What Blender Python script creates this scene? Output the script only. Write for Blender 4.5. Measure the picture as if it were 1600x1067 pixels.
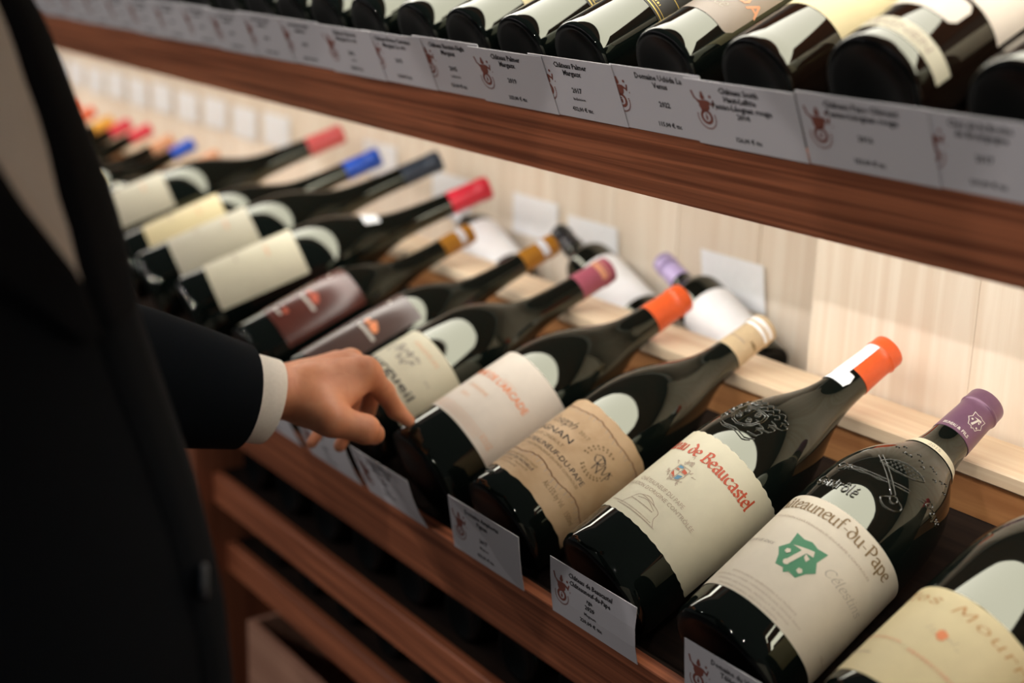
import bpy, math, random
import numpy as np
from mathutils import Vector, Matrix

random.seed(7)
scene = bpy.context.scene
for o in list(bpy.data.objects):
    bpy.data.objects.remove(o, do_unlink=True)
COL = scene.collection

# ------------------------------------------------------------------ camera
cam_d = bpy.data.cameras.new('camera')
cam = bpy.data.objects.new('camera', cam_d)
COL.objects.link(cam)
RT = Vector((0.57822709, 0.81544025, 0.02665778))
UP = Vector((-0.24280367, 0.14079439, 0.95980379))
FW = Vector((-0.77890937, 0.56145716, -0.27940301))
cam.matrix_world = Matrix(((RT.x, UP.x, -FW.x, 0.0), (RT.y, UP.y, -FW.y, -0.77568308),
                           (RT.z, UP.z, -FW.z, 0.63833041), (0, 0, 0, 1)))
cam_d.sensor_width = 36.0
cam_d.lens = 2209.186 * 36.0 / 1600.0
cam_d.clip_start = 0.02
cam_d.dof.use_dof = True
cam_d.dof.focus_distance = 1.30
cam_d.dof.aperture_fstop = 2.4
scene.camera = cam

# ------------------------------------------------------------------ world, exposure
world = bpy.data.worlds.new('shop_air')
scene.world = world
world.use_nodes = True
bg = world.node_tree.nodes['Background']
bg.inputs[0].default_value = (0.90, 0.94, 1.0, 1)
bg.inputs[1].default_value = 0.045
scene.view_settings.view_transform = 'Standard'
scene.view_settings.look = 'None'
scene.view_settings.exposure = 0.0
scene.view_settings.gamma = 1.0
scene.view_settings.use_curve_mapping = False
LED = 9.6          # radiance of the shelf lights
SPOT_W = 46.0       # each ceiling downlight
LED_COL = (1.0, 0.955, 0.87)

# ------------------------------------------------------------------ helpers
def link(o, parent=None):
    COL.objects.link(o)
    if parent is not None:
        o.parent = parent
    return o

def mk(name, verts, faces, mats, parent=None, smooth=False, idx=None, matrix=None):
    me = bpy.data.meshes.new(name)
    me.from_pydata([tuple(v) for v in verts], [], [tuple(f) for f in faces])
    if not isinstance(mats, (list, tuple)):
        mats = [mats]
    for m in mats:
        me.materials.append(m)
    if idx is not None:
        me.polygons.foreach_set('material_index', idx)
    if smooth:
        me.polygons.foreach_set('use_smooth', [True] * len(me.polygons))
    me.update()
    o = bpy.data.objects.new(name, me)
    link(o, parent)
    if matrix is not None:
        o.matrix_local = matrix
    return o

def tag(o, label, cat, group=None):
    o['label'] = label
    o['category'] = cat
    if group:
        o['group'] = group
    return o

def empty(name, matrix=None):
    o = bpy.data.objects.new(name, None)
    o.empty_display_size = 0.02
    link(o)
    if matrix is not None:
        o.matrix_world = matrix
    return o

def boxmesh(x0, x1, y0, y1, z0, z1, bev=0.0):
    """box with chamfered long edges (24 faces when bevelled)"""
    if bev <= 0:
        v = [(x, y, z) for x in (x0, x1) for y in (y0, y1) for z in (z0, z1)]
        f = [(0, 1, 3, 2), (4, 6, 7, 5), (0, 4, 5, 1), (2, 3, 7, 6), (0, 2, 6, 4), (1, 5, 7, 3)]
        return v, f
    v = []
    for sx in (0, 1):
        for sy in (0, 1):
            for sz in (0, 1):
                X = x1 if sx else x0; Y = y1 if sy else y0; Z = z1 if sz else z0
                dx = -bev if sx else bev; dy = -bev if sy else bev; dz = -bev if sz else bev
                v += [(X, Y + dy, Z + dz), (X + dx, Y, Z + dz), (X + dx, Y + dy, Z)]
    i = lambda sx, sy, sz, k: (sx * 4 + sy * 2 + sz) * 3 + k
    f = []
    for s in (0, 1):
        q = [i(s, 0, 0, 0), i(s, 1, 0, 0), i(s, 1, 1, 0), i(s, 0, 1, 0)]; f.append(q if s else q[::-1])
        q = [i(0, s, 0, 1), i(0, s, 1, 1), i(1, s, 1, 1), i(1, s, 0, 1)]; f.append(q if s else q[::-1])
        q = [i(0, 0, s, 2), i(1, 0, s, 2), i(1, 1, s, 2), i(0, 1, s, 2)]; f.append(q if s else q[::-1])
    for a in (0, 1):
        for b in (0, 1):
            q = [i(0, a, b, 1), i(1, a, b, 1), i(1, a, b, 2), i(0, a, b, 2)]; f.append(q if a != b else q[::-1])
            q = [i(a, 0, b, 0), i(a, 1, b, 0), i(a, 1, b, 2), i(a, 0, b, 2)]; f.append(q if a == b else q[::-1])
            q = [i(a, b, 0, 0), i(a, b, 1, 0), i(a, b, 1, 1), i(a, b, 0, 1)]; f.append(q if a != b else q[::-1])
    for a in (0, 1):
        for b in (0, 1):
            for c in (0, 1):
                q = [i(a, b, c, 0), i(a, b, c, 1), i(a, b, c, 2)]
                f.append(q if (a + b + c) % 2 else q[::-1])
    return v, f

def box(name, m, x0, x1, y0, y1, z0, z1, bev=0.0, parent=None, fr=None):
    """fr: optional function turning local (x, y, z) into world"""
    v, f = boxmesh(x0, x1, y0, y1, z0, z1, bev)
    if fr:
        v = [fr(*p) for p in v]
    return mk(name, v, f, m, parent)

# ------------------------------------------------------------------ materials
def principled(name, col=(0.8, 0.8, 0.8), rough=0.5, **kw):
    m = bpy.data.materials.new(name)
    m.use_nodes = True
    b = m.node_tree.nodes['Principled BSDF']
    b.inputs['Base Color'].default_value = (*col, 1)
    b.inputs['Roughness'].default_value = rough
    for k, v in kw.items():
        b.inputs[k.replace('_', ' ')].default_value = v
    return m

def noise_color(m, c1, c2, scale=(1, 1, 1), nscale=5.0, detail=4.0, lo=0.3, hi=0.7, bump=0.0, rnd=False):
    nt = m.node_tree; N = nt.nodes; Lk = nt.links
    b = N['Principled BSDF']
    tc = N.new('ShaderNodeTexCoord'); mp = N.new('ShaderNodeMapping')
    mp.inputs['Scale'].default_value = scale
    Lk.new(tc.outputs['Object'], mp.inputs['Vector'])
    vec = mp.outputs['Vector']
    if rnd:
        oi = N.new('ShaderNodeObjectInfo'); ad = N.new('ShaderNodeVectorMath'); ad.operation = 'ADD'
        ml = N.new('ShaderNodeMath'); ml.operation = 'MULTIPLY'; ml.inputs[1].default_value = 37.0
        Lk.new(oi.outputs['Random'], ml.inputs[0]); Lk.new(vec, ad.inputs[0]); Lk.new(ml.outputs[0], ad.inputs[1])
        vec = ad.outputs[0]
    n = N.new('ShaderNodeTexNoise'); n.inputs['Scale'].default_value = nscale
    n.inputs['Detail'].default_value = detail; n.inputs['Distortion'].default_value = 0.6
    Lk.new(vec, n.inputs['Vector'])
    r = N.new('ShaderNodeValToRGB')
    r.color_ramp.elements[0].position = lo; r.color_ramp.elements[0].color = (*c1, 1)
    r.color_ramp.elements[1].position = hi; r.color_ramp.elements[1].color = (*c2, 1)
    Lk.new(n.outputs['Fac'], r.inputs['Fac'])
    out = r.outputs['Color']
    if rnd:
        hs = N.new('ShaderNodeHueSaturation'); mr = N.new('ShaderNodeMapRange')
        mr.inputs['To Min'].default_value = 0.93; mr.inputs['To Max'].default_value = 1.05
        Lk.new(oi.outputs['Random'], mr.inputs['Value']); Lk.new(mr.outputs[0], hs.inputs['Value'])
        Lk.new(out, hs.inputs['Color']); out = hs.outputs['Color']
    Lk.new(out, b.inputs['Base Color'])
    if bump:
        bp = N.new('ShaderNodeBump'); bp.inputs['Strength'].default_value = bump; bp.inputs['Distance'].default_value = 0.001
        Lk.new(n.outputs['Fac'], bp.inputs['Height']); Lk.new(bp.outputs['Normal'], b.inputs['Normal'])
    return m

def wood(name, c1, c2, axis, rough=0.5, bump=0.15, rnd=False, dens=70):
    s = [dens, dens, dens]; s['xyz'.index(axis)] = 2.2
    return noise_color(principled(name, rough=rough), c1, c2, tuple(s), 1.0, 5, 0.38, 0.62, bump, rnd)

M = {}
M['oak'] = wood('oiled_oak', (0.25, 0.072, 0.030), (0.58, 0.192, 0.084), 'x', 0.5, dens=150)
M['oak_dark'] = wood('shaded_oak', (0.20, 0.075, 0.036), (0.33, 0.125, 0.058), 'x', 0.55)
M['oak_v'] = wood('oak_upright', (0.22, 0.075, 0.036), (0.36, 0.125, 0.058), 'z', 0.5)
M['tray'] = wood('shade_black_tray', (0.014, 0.009, 0.007), (0.026, 0.016, 0.011), 'x', 0.9)  # near-black colour stands in for the shade under and between bottles
M['tray'].node_tree.nodes['Principled BSDF'].inputs['Specular IOR Level'].default_value = .1
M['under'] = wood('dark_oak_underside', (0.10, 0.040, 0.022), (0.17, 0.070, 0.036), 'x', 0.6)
M['rail'] = wood('pale_pine_rail', (0.74, 0.55, 0.36), (0.86, 0.70, 0.50), 'x', 0.5)
M['riser'] = wood('shaded_rail_wood', (0.33, 0.13, 0.045), (0.50, 0.23, 0.085), 'x', 0.5, dens=55)  # same wood as the rail, with its shade put into the colour
M['pine'] = wood('pale_pine', (0.77, 0.65, 0.51), (0.86, 0.77, 0.64), 'z', 0.55, 0.1, True, dens=45)
M['crate'] = wood('raw_crate_wood', (0.40, 0.20, 0.125), (0.52, 0.28, 0.18), 'x', 0.6, 0.2, True)
M['floor'] = noise_color(principled('dark_floor', rough=0.6), (0.05, 0.04, 0.035), (0.08, 0.065, 0.055), (4, 40, 4), 1.0)
M['glass'] = principled('dark_bottle_glass', (0.0035, 0.0055, 0.0045), 0.035, IOR=1.62, Specular_Tint=(.98, 1.0, .82, 1))
M['glass_brown'] = principled('brown_bottle_glass', (0.010, 0.0055, 0.0035), 0.035, IOR=1.62, Specular_Tint=(.98, 1.0, .82, 1))
M['base_glass'] = principled('shade_dulled_base_glass', (0.0015, 0.0022, 0.0022), 0.3, IOR=1.3, Specular_IOR_Level=.3)  # stippled base, colour and reflection cut to stand in for its shade
M['relief'] = principled('moulded_glass', (0.022, 0.020, 0.009), 0.07, IOR=1.85)
M['paper'] = principled('white_tag_paper', (0.78, 0.76, 0.76), 0.6)
M['ink'] = principled('dark_ink', (0.03, 0.028, 0.03), 0.6)
M['ink_grey'] = principled('grey_ink', (0.33, 0.29, 0.23), 0.6)
M['ink_soft'] = principled('soft_brown_ink', (0.42, 0.33, 0.24), 0.6)
M['ink_brown'] = principled('brown_ink', (0.22, 0.14, 0.055), 0.55)
M['ink_red'] = principled('red_ink', (0.50, 0.075, 0.025), 0.55)
M['ink_orange'] = principled('orange_ink', (0.78, 0.25, 0.09), 0.55)
M['ink_pale_orange'] = principled('pale_orange_ink', (0.72, 0.40, 0.22), 0.55)
M['ink_ochre'] = principled('ochre_ink', (0.50, 0.25, 0.08), 0.55)
M['ink_green'] = principled('green_ink', (0.045, 0.22, 0.10), 0.5)
M['ink_blue'] = principled('blue_ink', (0.10, 0.25, 0.36), 0.55)
M['ink_emblem'] = principled('russet_emblem_ink', (0.30, 0.095, 0.065), 0.6)
M['ink_black'] = principled('black_ink', (0.02, 0.018, 0.015), 0.55)
M['white_ink'] = principled('white_ink', (0.72, 0.66, 0.58), 0.5)
M['gold_ink'] = principled('gold_ink', (0.62, 0.45, 0.12), 0.35, Metallic=0.5)
def paper(name, c, rough=0.55):
    c2 = tuple(x * 0.95 for x in c)
    return noise_color(principled(name, c, rough), c2, c, (1, 1, 1), 60, 3)
M['lab_cream'] = paper('cream_label_paper', (0.66, 0.61, 0.44))
M['lab_warm'] = paper('warm_white_label_paper', (0.66, 0.59, 0.46))
M['lab_pink'] = paper('pinkish_white_label_paper', (0.70, 0.62, 0.52))
M['lab_yellow'] = paper('pale_yellow_label_paper', (0.70, 0.59, 0.33))
M['lab_parch'] = noise_color(principled('parchment_label', rough=0.6), (0.47, 0.30, 0.15), (0.62, 0.43, 0.25), (1, 1, 1), 26, 5, 0.3, 0.72)
M['lab_parch_dark'] = principled('parchment_torn_edge', (0.22, 0.11, 0.05), 0.7)
M['lab_parch_lite'] = noise_color(principled('parchment_border', rough=0.6), (0.52, 0.32, 0.16), (0.64, 0.41, 0.22), (1, 1, 1), 30, 4)
M['lab_taupe'] = paper('taupe_label_paper', (0.30, 0.24, 0.18), 0.4)
M['lab_grey'] = paper('grey_cream_label_paper', (0.52, 0.48, 0.36))
M['lab_dark'] = noise_color(principled('dark_glossy_label', rough=0.22), (0.075, 0.045, 0.037), (0.10, 0.06, 0.05), (1, 1, 1), 20)
M['lab_wine'] = noise_color(principled('wine_coloured_glossy_label', rough=0.22), (0.085, 0.022, 0.015), (0.12, 0.035, 0.024), (1, 1, 1), 20)
M['lab_white'] = paper('white_label_paper', (0.92, 0.94, 0.96))
M['lab_black'] = principled('black_label_paper', (0.02, 0.018, 0.012), 0.4)
def cap_mat(name, c, rough=0.32, metallic=0.0):
    return noise_color(principled(name, c, rough, Metallic=metallic, IOR=1.5), tuple(x * 0.9 for x in c), c, (1, 1, 1), 90, 2)
M['cap_purple'] = cap_mat('purple_foil', (0.20, 0.10, 0.16), 0.35, 0.25)
M['cap_orange'] = cap_mat('orange_wax', (0.80, 0.115, 0.025), 0.35)
M['cap_cream'] = cap_mat('cream_foil', (0.60, 0.46, 0.28), 0.4)
M['cap_plum'] = cap_mat('plum_wax', (0.36, 0.085, 0.125), 0.4)
M['cap_amber'] = cap_mat('amber_foil', (0.36, 0.15, 0.012), 0.35, 0.2)
M['cap_red'] = cap_mat('red_foil', (0.68, 0.025, 0.05), 0.35)
M['cap_navy'] = cap_mat('navy_grey_foil', (0.035, 0.05, 0.075), 0.35, 0.2)
M['cap_blue'] = cap_mat('bright_blue_foil', (0.01, 0.085, 0.55), 0.35)
M['cap_pink'] = cap_mat('coral_red_wax', (0.75, 0.12, 0.12), 0.4)
M['cap_yellow'] = cap_mat('golden_yellow_foil', (0.80, 0.38, 0.03), 0.35)
M['cap_peach'] = cap_mat('peach_foil', (0.70, 0.33, 0.17), 0.4)
M['cap_lav'] = cap_mat('lavender_foil', (0.52, 0.42, 0.72), 0.4)
M['cap_silver'] = cap_mat('silver_foil', (0.70, 0.72, 0.76), 0.35, 0.3)
M['cap_black'] = cap_mat('black_foil', (0.015, 0.015, 0.018), 0.35)
M['suit'] = noise_color(principled('navy_suit_wool', rough=0.9, Specular_IOR_Level=0.12), (0.0012, 0.0026, 0.0045), (0.0024, 0.0045, 0.0070), (1, 1, 1), 600, 2)
M['lapel'] = noise_color(principled('lapel_wool', rough=0.9, Specular_IOR_Level=0.12), (0.0007, 0.0014, 0.0026), (0.0014, 0.0024, 0.0042), (1, 1, 1), 600, 2)
M['shirt'] = noise_color(principled('white_shirt_cotton', rough=0.75), (0.78, 0.72, 0.62), (0.84, 0.78, 0.68), (1, 1, 1), 300, 2)
M['horn'] = principled('dark_button_horn', (0.035, 0.045, 0.055), 0.3)
M['skin'] = noise_color(principled('skin', rough=0.48, Subsurface_Weight=0.12), (0.66, 0.245, 0.115), (0.76, 0.325, 0.165), (1, 1, 1), 60, 4, 0.3, 0.7, 0.25)
M['skin'].node_tree.nodes['Principled BSDF'].inputs['Subsurface Radius'].default_value = (0.012, 0.004, 0.002)
M['hair'] = principled('dark_hair', (0.02, 0.013, 0.01), 0.6)
M['shoe'] = principled('black_leather', (0.01, 0.01, 0.011), 0.3)
M['metal'] = principled('lamp_metal', (0.4, 0.4, 0.42), 0.35, Metallic=1.0)
def emitter(name, col, strength):
    m = bpy.data.materials.new(name); m.use_nodes = True
    nt = m.node_tree; nt.nodes.clear()
    e = nt.nodes.new('ShaderNodeEmission'); o = nt.nodes.new('ShaderNodeOutputMaterial')
    e.inputs[0].default_value = (*col, 1); e.inputs[1].default_value = strength
    nt.links.new(e.outputs[0], o.inputs[0])
    return m
M['led'] = emitter('shelf_light_diffuser', LED_COL, LED)
M['spot'] = emitter('downlight_lens', (0.72, 0.86, 1.0), 30.0)

# ------------------------------------------------------------------ setting
TILT = math.radians(23.741)
SD = Vector((0, math.cos(TILT), math.sin(TILT)))
ND = Vector((0, -math.sin(TILT), math.cos(TILT)))
U0 = Vector((0, 0.0809, 0.4045))          # lower front edge of the upper tier's board
XL, XR = -4.7, 0.45

def tier(origin):
    def fr(x, s, n):
        return origin + Vector((x, 0, 0)) + SD * s + ND * n
    return fr
low = tier(Vector((0, 0, 0)))
up = tier(U0)
top = tier(U0 + Vector((0, -0.03, 0.4045)))

def struct(o):
    o['kind'] = 'structure'
    return o
struct(box('floor', M['floor'], -6.0, 2.2, -2.6, 0.62, -0.90, -0.85))
M['plaster'] = noise_color(principled('wall_plaster', rough=0.8), (0.30, 0.28, 0.26), (0.36, 0.34, 0.31), (1, 1, 1), 8)
struct(box('wall_back', M['plaster'], -6.0, 2.2, 0.56, 0.62, -0.85, 1.75))

rack = empty('wine_rack', Matrix.Translation((-2.0, 0.2, -0.85)))
tag(rack, 'oak wine rack with sloping lit tiers of bottles and pale pine back', 'wine rack')
def part(o):
    o.parent = rack
    o.matrix_parent_inverse = Matrix.Translation((-2.0, 0.2, -0.85)).inverted()
    return o

# front boards (tilted), trays, light panels
HL = 0.1163
part(box('front_board', M['oak'], XL, XR, 0.0, 0.013, -HL, 0.0, 0.0012, fr=low))
part(box('front_board', M['oak'], XL, XR, 0.0, 0.013, 0.0, 0.0771, 0.0012, fr=up))
part(box('front_board', M['oak'], XL, XR, 0.0, 0.013, 0.0, 0.0771, 0.0012, fr=top))
# groove strip behind the price tags, deepened as black lining to darken bottle bases
part(box('tag_ledge_lining', M['tray'], XL, XR, 0.0133, 0.0175, -0.100, -0.004, fr=low))
# trays
ty = lambda y: -0.038 + 0.50 * y
v, f = boxmesh(XL, XR, 0, 1, 0, 1)
def tray_pt(x, a, b):
    y = 0.026 + a * 0.283
    return (x, y, ty(y) - 0.016 * (1 - b))
part(mk('tray_board', [tray_pt(*p) for p in v], f, M['tray']))
part(box('tray_board', M['tray'], XL, XR, 0.0135, 0.44, 0.066, 0.082, fr=up))
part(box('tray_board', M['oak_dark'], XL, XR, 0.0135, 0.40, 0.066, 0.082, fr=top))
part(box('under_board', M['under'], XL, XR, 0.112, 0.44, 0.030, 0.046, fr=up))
part(box('under_board', M['oak'], XL, XR, 0.189, 0.40, 0.030, 0.046, fr=top))
# light panels: aluminium housing with a diffuser below it
for fr, s9 in ((up, .108), (top, .185)):
    hous = part(box('light_housing', M['metal'], XL, XR, 0.016, s9, 0.028, 0.040, fr=fr))
    d = box('light_diffuser', M['led'], XL, XR, 0.020, s9 - .004, 0.0235, 0.0275, fr=fr)
    part(d)
# riser and rail the necks rest on
part(box('riser_board', M['riser'], XL, XR, 0.3105, 0.330, 0.115, 0.1540, 0.001))
part(box('neck_rail', M['rail'], XL, XR, 0.307, 0.384, 0.1545, 0.1700, 0.0015))
part(box('recess_floor', M['pine'], XL, XR, 0.3305, 0.50, 0.075, 0.092))
# back wall of vertical pine planks
x = XR
i = 0
while x > XL:
    w = 0.13 + 0.03 * ((i * 37) % 5) / 5
    part(box('plank', M['pine'], x - w + 0.0006, x - 0.0006, 0.502, 0.518, 0.05, 0.62, 0.0008))
    x -= w; i += 1
# divider panel flush behind the rail, right-hand bay
x = XR
for i, x1 in enumerate((-1.045, -0.83, -0.62, -0.40, -0.18, 0.04, XR)):
    if i:
        part(box('divider_plank', M['pine'], x0_ + 0.0002, x1 - 0.0002, 0.3885, 0.4065, 0.093, 0.500, 0.0003))
    x0_ = x1
# side upright and lower bins
part(box('side_upright', M['oak_v'], -2.075, -1.957, 0.03, 0.50, -0.85, -0.085, 0.002))
part(box('end_upright', M['oak_v'], XR, XR + 0.03, 0.03, 0.52, -0.85, 0.9, 0.002))
part(box('end_upright', M['oak_v'], XL - 0.03, XL, 0.03, 0.52, -0.85, 0.9, 0.002))
for xa, xb in ((-1.956, XR), (XL, -2.076)):
    for y0, z0, z1 in ((.06, -.243, -.193), (.08, -.366, -.317)):
        part(box('bin_lip', M['oak'], xa, xb, y0, y0 + .016, z0, z1, 0.002))
        part(box('bin_shelf', M['tray'], xa, xb, y0 + .0163, 0.46, z0 + .02, z1 - .0005))  # black boards here and at the bin back paint the interior shade
part(box('bin_back', M['tray'], XL, XR, 0.47, 0.49, -0.85, 0.03))
part(box('base_board', M['oak'], XL, XR, 0.06, 0.46, -0.85, -0.78, 0.002))

# ------------------------------------------------------------------ text and pen strokes
_tc = {}
def text2d(s, bold=0.0, shear=0.0, res=2, spacing=1.0):
    """Latin text as 2D triangles, height of capitals = 1, starts at x = 0"""
    k = (s, bold, shear, res, spacing)
    if k in _tc:
        return _tc[k]
    c = bpy.data.curves.new('t', 'FONT')
    c.body = s; c.size = 1.0; c.resolution_u = res; c.offset = bold; c.shear = shear; c.space_character = spacing
    c.fill_mode = 'FRONT'
    o = bpy.data.objects.new('t', c)
    COL.objects.link(o)
    dg = bpy.context.evaluated_depsgraph_get()
    me = bpy.data.meshes.new_from_object(o.evaluated_get(dg))
    vs = np.array([(v.co.x, v.co.y) for v in me.vertices]) if len(me.vertices) else np.zeros((0, 2))
    fs = [tuple(p.vertices) for p in me.polygons]
    bpy.data.meshes.remove(me); bpy.data.objects.remove(o); bpy.data.curves.remove(c)
    if len(vs):
        vs = vs / 0.70
        vs[:, 0] -= vs[:, 0].min()
    _tc[k] = (vs, fs)
    return vs, fs

# single-line alphabet for lettering written with a broad pen
G = {
 'a': (.74, [[(.1, .85), (.3, 1), (.56, .9), (.56, .1), (.72, 0)], [(.56, .58), (.2, .5), (.08, .25), (.22, .0), (.42, .06), (.56, .25)]]),
 'b': (.74, [[(.12, 1.6), (.12, .1), (.32, 0), (.6, .2), (.64, .65), (.42, .97), (.14, .8)]]),
 'c': (.66, [[(.62, .85), (.4, 1), (.13, .75), (.1, .28), (.32, 0), (.62, .15)]]),
 'd': (.74, [[(.15, 1.5), (.48, 1.25), (.66, .7), (.56, .15), (.32, 0), (.1, .28), (.16, .72), (.42, .95), (.62, .8)]]),
 'e': (.66, [[(.12, .5), (.6, .62), (.56, .9), (.36, 1), (.13, .75), (.1, .28), (.32, 0), (.62, .15)]]),
 'f': (.5, [[(.56, 1.5), (.36, 1.6), (.22, 1.3), (.22, 0)], [(.04, .95), (.5, .95)]]),
 'h': (.72, [[(.12, 1.6), (.12, 0)], [(.12, .75), (.4, 1), (.6, .8), (.6, 0)]]),
 'i': (.34, [[(.15, 1), (.15, .08), (.3, 0)], [(.11, 1.35), (.2, 1.3)]]),
 'l': (.36, [[(.14, 1.6), (.14, .1), (.32, 0)]]),
 'm': (1.1, [[(.1, 1), (.1, 0)], [(.1, .75), (.34, 1), (.5, .8), (.5, 0)], [(.5, .75), (.76, 1), (.92, .8), (.92, .05), (1.02, 0)]]),
 'n': (.74, [[(.1, 1), (.1, 0)], [(.1, .75), (.4, 1), (.58, .8), (.58, .05), (.7, 0)]]),
 'o': (.72, [[(.36, 1), (.12, .75), (.1, .28), (.34, 0), (.6, .25), (.62, .72), (.36, 1)]]),
 'p': (.74, [[(.12, 1), (.12, -.5)], [(.12, .8), (.4, 1), (.65, .7), (.6, .2), (.36, 0), (.12, .2)]]),
 'r': (.54, [[(.1, 1), (.1, 0)], [(.1, .7), (.35, 1), (.54, .9)]]),
 's': (.6, [[(.55, .85), (.35, 1), (.12, .8), (.2, .58), (.5, .42), (.55, .15), (.32, 0), (.08, .15)]]),
 't': (.52, [[(.22, 1.35), (.22, .15), (.4, 0), (.55, .1)], [(.02, .95), (.5, .95)]]),
 'u': (.74, [[(.1, 1), (.1, .2), (.3, 0), (.58, .2)], [(.58, 1), (.58, .05), (.7, 0)]]),
 'J': (.7, [[(.25, 1.45), (.7, 1.5)], [(.5, 1.5), (.45, .1), (.2, -.3), (.0, -.1)]]),
 'C': (.95, [[(.9, 1.25), (.6, 1.5), (.2, 1.15), (.12, .45), (.5, 0), (.92, .25)]]),
 'B': (.92, [[(.22, 1.5), (.22, 0)], [(.02, 1.35), (.3, 1.5), (.62, 1.5), (.74, 1.2), (.5, .85), (.22, .82)], [(.5, .85), (.82, .6), (.78, .15), (.45, 0), (.04, .04)]]),
 'P': (.86, [[(.22, 1.5), (.22, 0)], [(.02, 1.4), (.4, 1.5), (.76, 1.2), (.66, .75), (.22, .65)]]),
 'M': (1.15, [[(.08, 0), (.2, 1.5), (.55, .4), (.9, 1.5), (1.0, 0)]]),
 '-': (.42, [[(.06, .5), (.36, .5)]]),
 "'": (.2, [[(.1, 1.6), (.06, 1.3)]]), ' ': (.45, []),
}
ACC = {'â': ('a', [(.15, 1.25), (.33, 1.5), (.5, 1.25)]), 'é': ('e', [(.28, 1.2), (.5, 1.5)]), 'ô': ('o', [(.18, 1.25), (.36, 1.5), (.54, 1.25)])}

def sub(poly, n=3):
    """Catmull-Rom smoothing of a pen path"""
    if len(poly) < 3:
        return poly
    P = [np.array(p, float) for p in poly]
    P = [2 * P[0] - P[1]] + P + [2 * P[-1] - P[-2]]
    out = []
    for i in range(1, len(P) - 2):
        for k in range(n):
            t = k / n
            out.append(tuple(0.5 * ((2 * P[i]) + (P[i + 1] - P[i - 1]) * t + (2 * P[i - 1] - 5 * P[i] + 4 * P[i + 1] - P[i + 2]) * t * t
                                    + (-P[i - 1] + 3 * P[i] - 3 * P[i + 1] + P[i + 2]) * t ** 3)))
    out.append(tuple(P[-2]))
    return out

def pen(paths, nib=0.2, ang=35, thin=0.06, smooth=3):
    """broad-pen ribbons along 2D paths"""
    vs, fs = [], []
    a = math.radians(ang)
    nb = np.array((math.cos(a), math.sin(a))) * nib / 2
    for poly in paths:
        pl = sub(poly, smooth) if smooth > 1 else poly
        for p, q in zip(pl[:-1], pl[1:]):
            p = np.array(p, float); q = np.array(q, float)
            d = q - p
            L = np.linalg.norm(d)
            if L < 1e-9:
                continue
            d /= L
            pr = np.array((-d[1], d[0]))
            w = max(thin / 2, abs(pr @ nb))
            o = pr * w
            e = d * min(thin, L) * 0.35
            k = len(vs)
            vs += [p - e - o, q + e - o, q + e + o, p - e + o]
            fs.append((k, k + 1, k + 2, k + 3))
    return (np.array(vs) if vs else np.zeros((0, 2))), fs

def letters(s, shear=0.0, gap=0.06):
    x = 0; paths = []
    for ch in s:
        acc = None
        if ch in ACC:
            ch, acc = ACC[ch]
        w, st = G[ch]
        for pl in st + ([acc] if acc else []):
            paths.append([(px + x + shear * py, py) for px, py in pl])
        x += w + gap
    return paths, x

def pen_text(s, nib=0.2, ang=35, shear=0.0, thin=0.06, gap=0.06, smooth=2):
    p, w = letters(s, shear, gap)
    return pen(p, nib, ang, thin, smooth)

def ring2d(cx, cy, r0, r1, n=20, a0=0, a1=360):
    vs, fs = [], []
    for i in range(n + 1):
        a = math.radians(a0 + (a1 - a0) * i / n)
        vs += [(cx + r0 * math.cos(a), cy + r0 * math.sin(a)), (cx + r1 * math.cos(a), cy + r1 * math.sin(a))]
    for i in range(n):
        fs.append((2 * i, 2 * i + 1, 2 * i + 3, 2 * i + 2))
    return np.array(vs), fs

def poly2d(pts):
    return np.array(pts, float), [tuple(range(len(pts)))]

def disc2d(cx, cy, r, n=8):
    return poly2d([(cx + r * math.cos(2 * math.pi * i / n), cy + r * math.sin(2 * math.pi * i / n)) for i in range(n)])

def merge(*parts):
    vs, fs = [], []
    for v, f in parts:
        k = len(vs)
        vs += [tuple(p) for p in v]
        fs += [tuple(i + k for i in q) for q in f]
    return (np.array(vs) if vs else np.zeros((0, 2))), fs

def place(g, w=None, h=None, x=0.0, y=0.0, align='c'):
    """scale 2D art to width w (or unit height h) and move it"""
    v, f = g
    if not len(v):
        return g
    v = np.array(v, float)
    ww = v[:, 0].max() - v[:, 0].min()
    v[:, 0] -= v[:, 0].min()
    sc_y = h if h else w / ww
    sc_x = (w / ww) if w else sc_y
    v = v * (sc_x, sc_y)
    ww *= sc_x
    v[:, 0] += x - (ww / 2 if align == 'c' else (ww if align == 'r' else 0))
    v[:, 1] += y
    return v, f

# emblem printed on the shop's price tags: figure with raised arm above a ringed seal
def emblem_art():
    g = [disc2d(0, .80, .10, 10), poly2d([(-.07, .88), (.07, .88), (.03, 1.0), (-.04, .98)]),
         poly2d([(-.17, .68), (.15, .70), (.25, .55), (.22, .40), (.10, .30), (-.16, .30), (-.24, .48)]),
         poly2d([(-.15, .66), (-.40, .78), (-.37, .72), (-.20, .52)]), poly2d([(-.40, .70), (-.33, .72), (-.42, 1.0), (-.50, .98)]),
         poly2d([(.14, .62), (.40, .50), (.42, .57), (.20, .70)]), poly2d([(.36, .48), (.42, .48), (.50, .72), (.44, .74)]),
         disc2d(.36, .84, .06, 6), poly2d([(.50, .42), (.56, .40), (.54, .48)]),
         ring2d(0, .10, .17, .27, 22), poly2d([(-.04, 0.0), (.04, 0.0), (.05, .14), (-.05, .14)]), disc2d(0, .19, .035, 6)]
    for i in range(22):
        a = math.radians(165 + 210 * i / 21)
        cx, cy = .40 * math.cos(a), .08 + .40 * math.sin(a)
        t = np.array((-math.sin(a), math.cos(a))) * .022; n = np.array((math.cos(a), math.sin(a))) * .03
        c = np.array((cx, cy))
        g.append(poly2d([c - t - n, c - t + n, c + t + n, c + t - n]))
    return merge(*g)
EMB = emblem_art()

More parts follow.
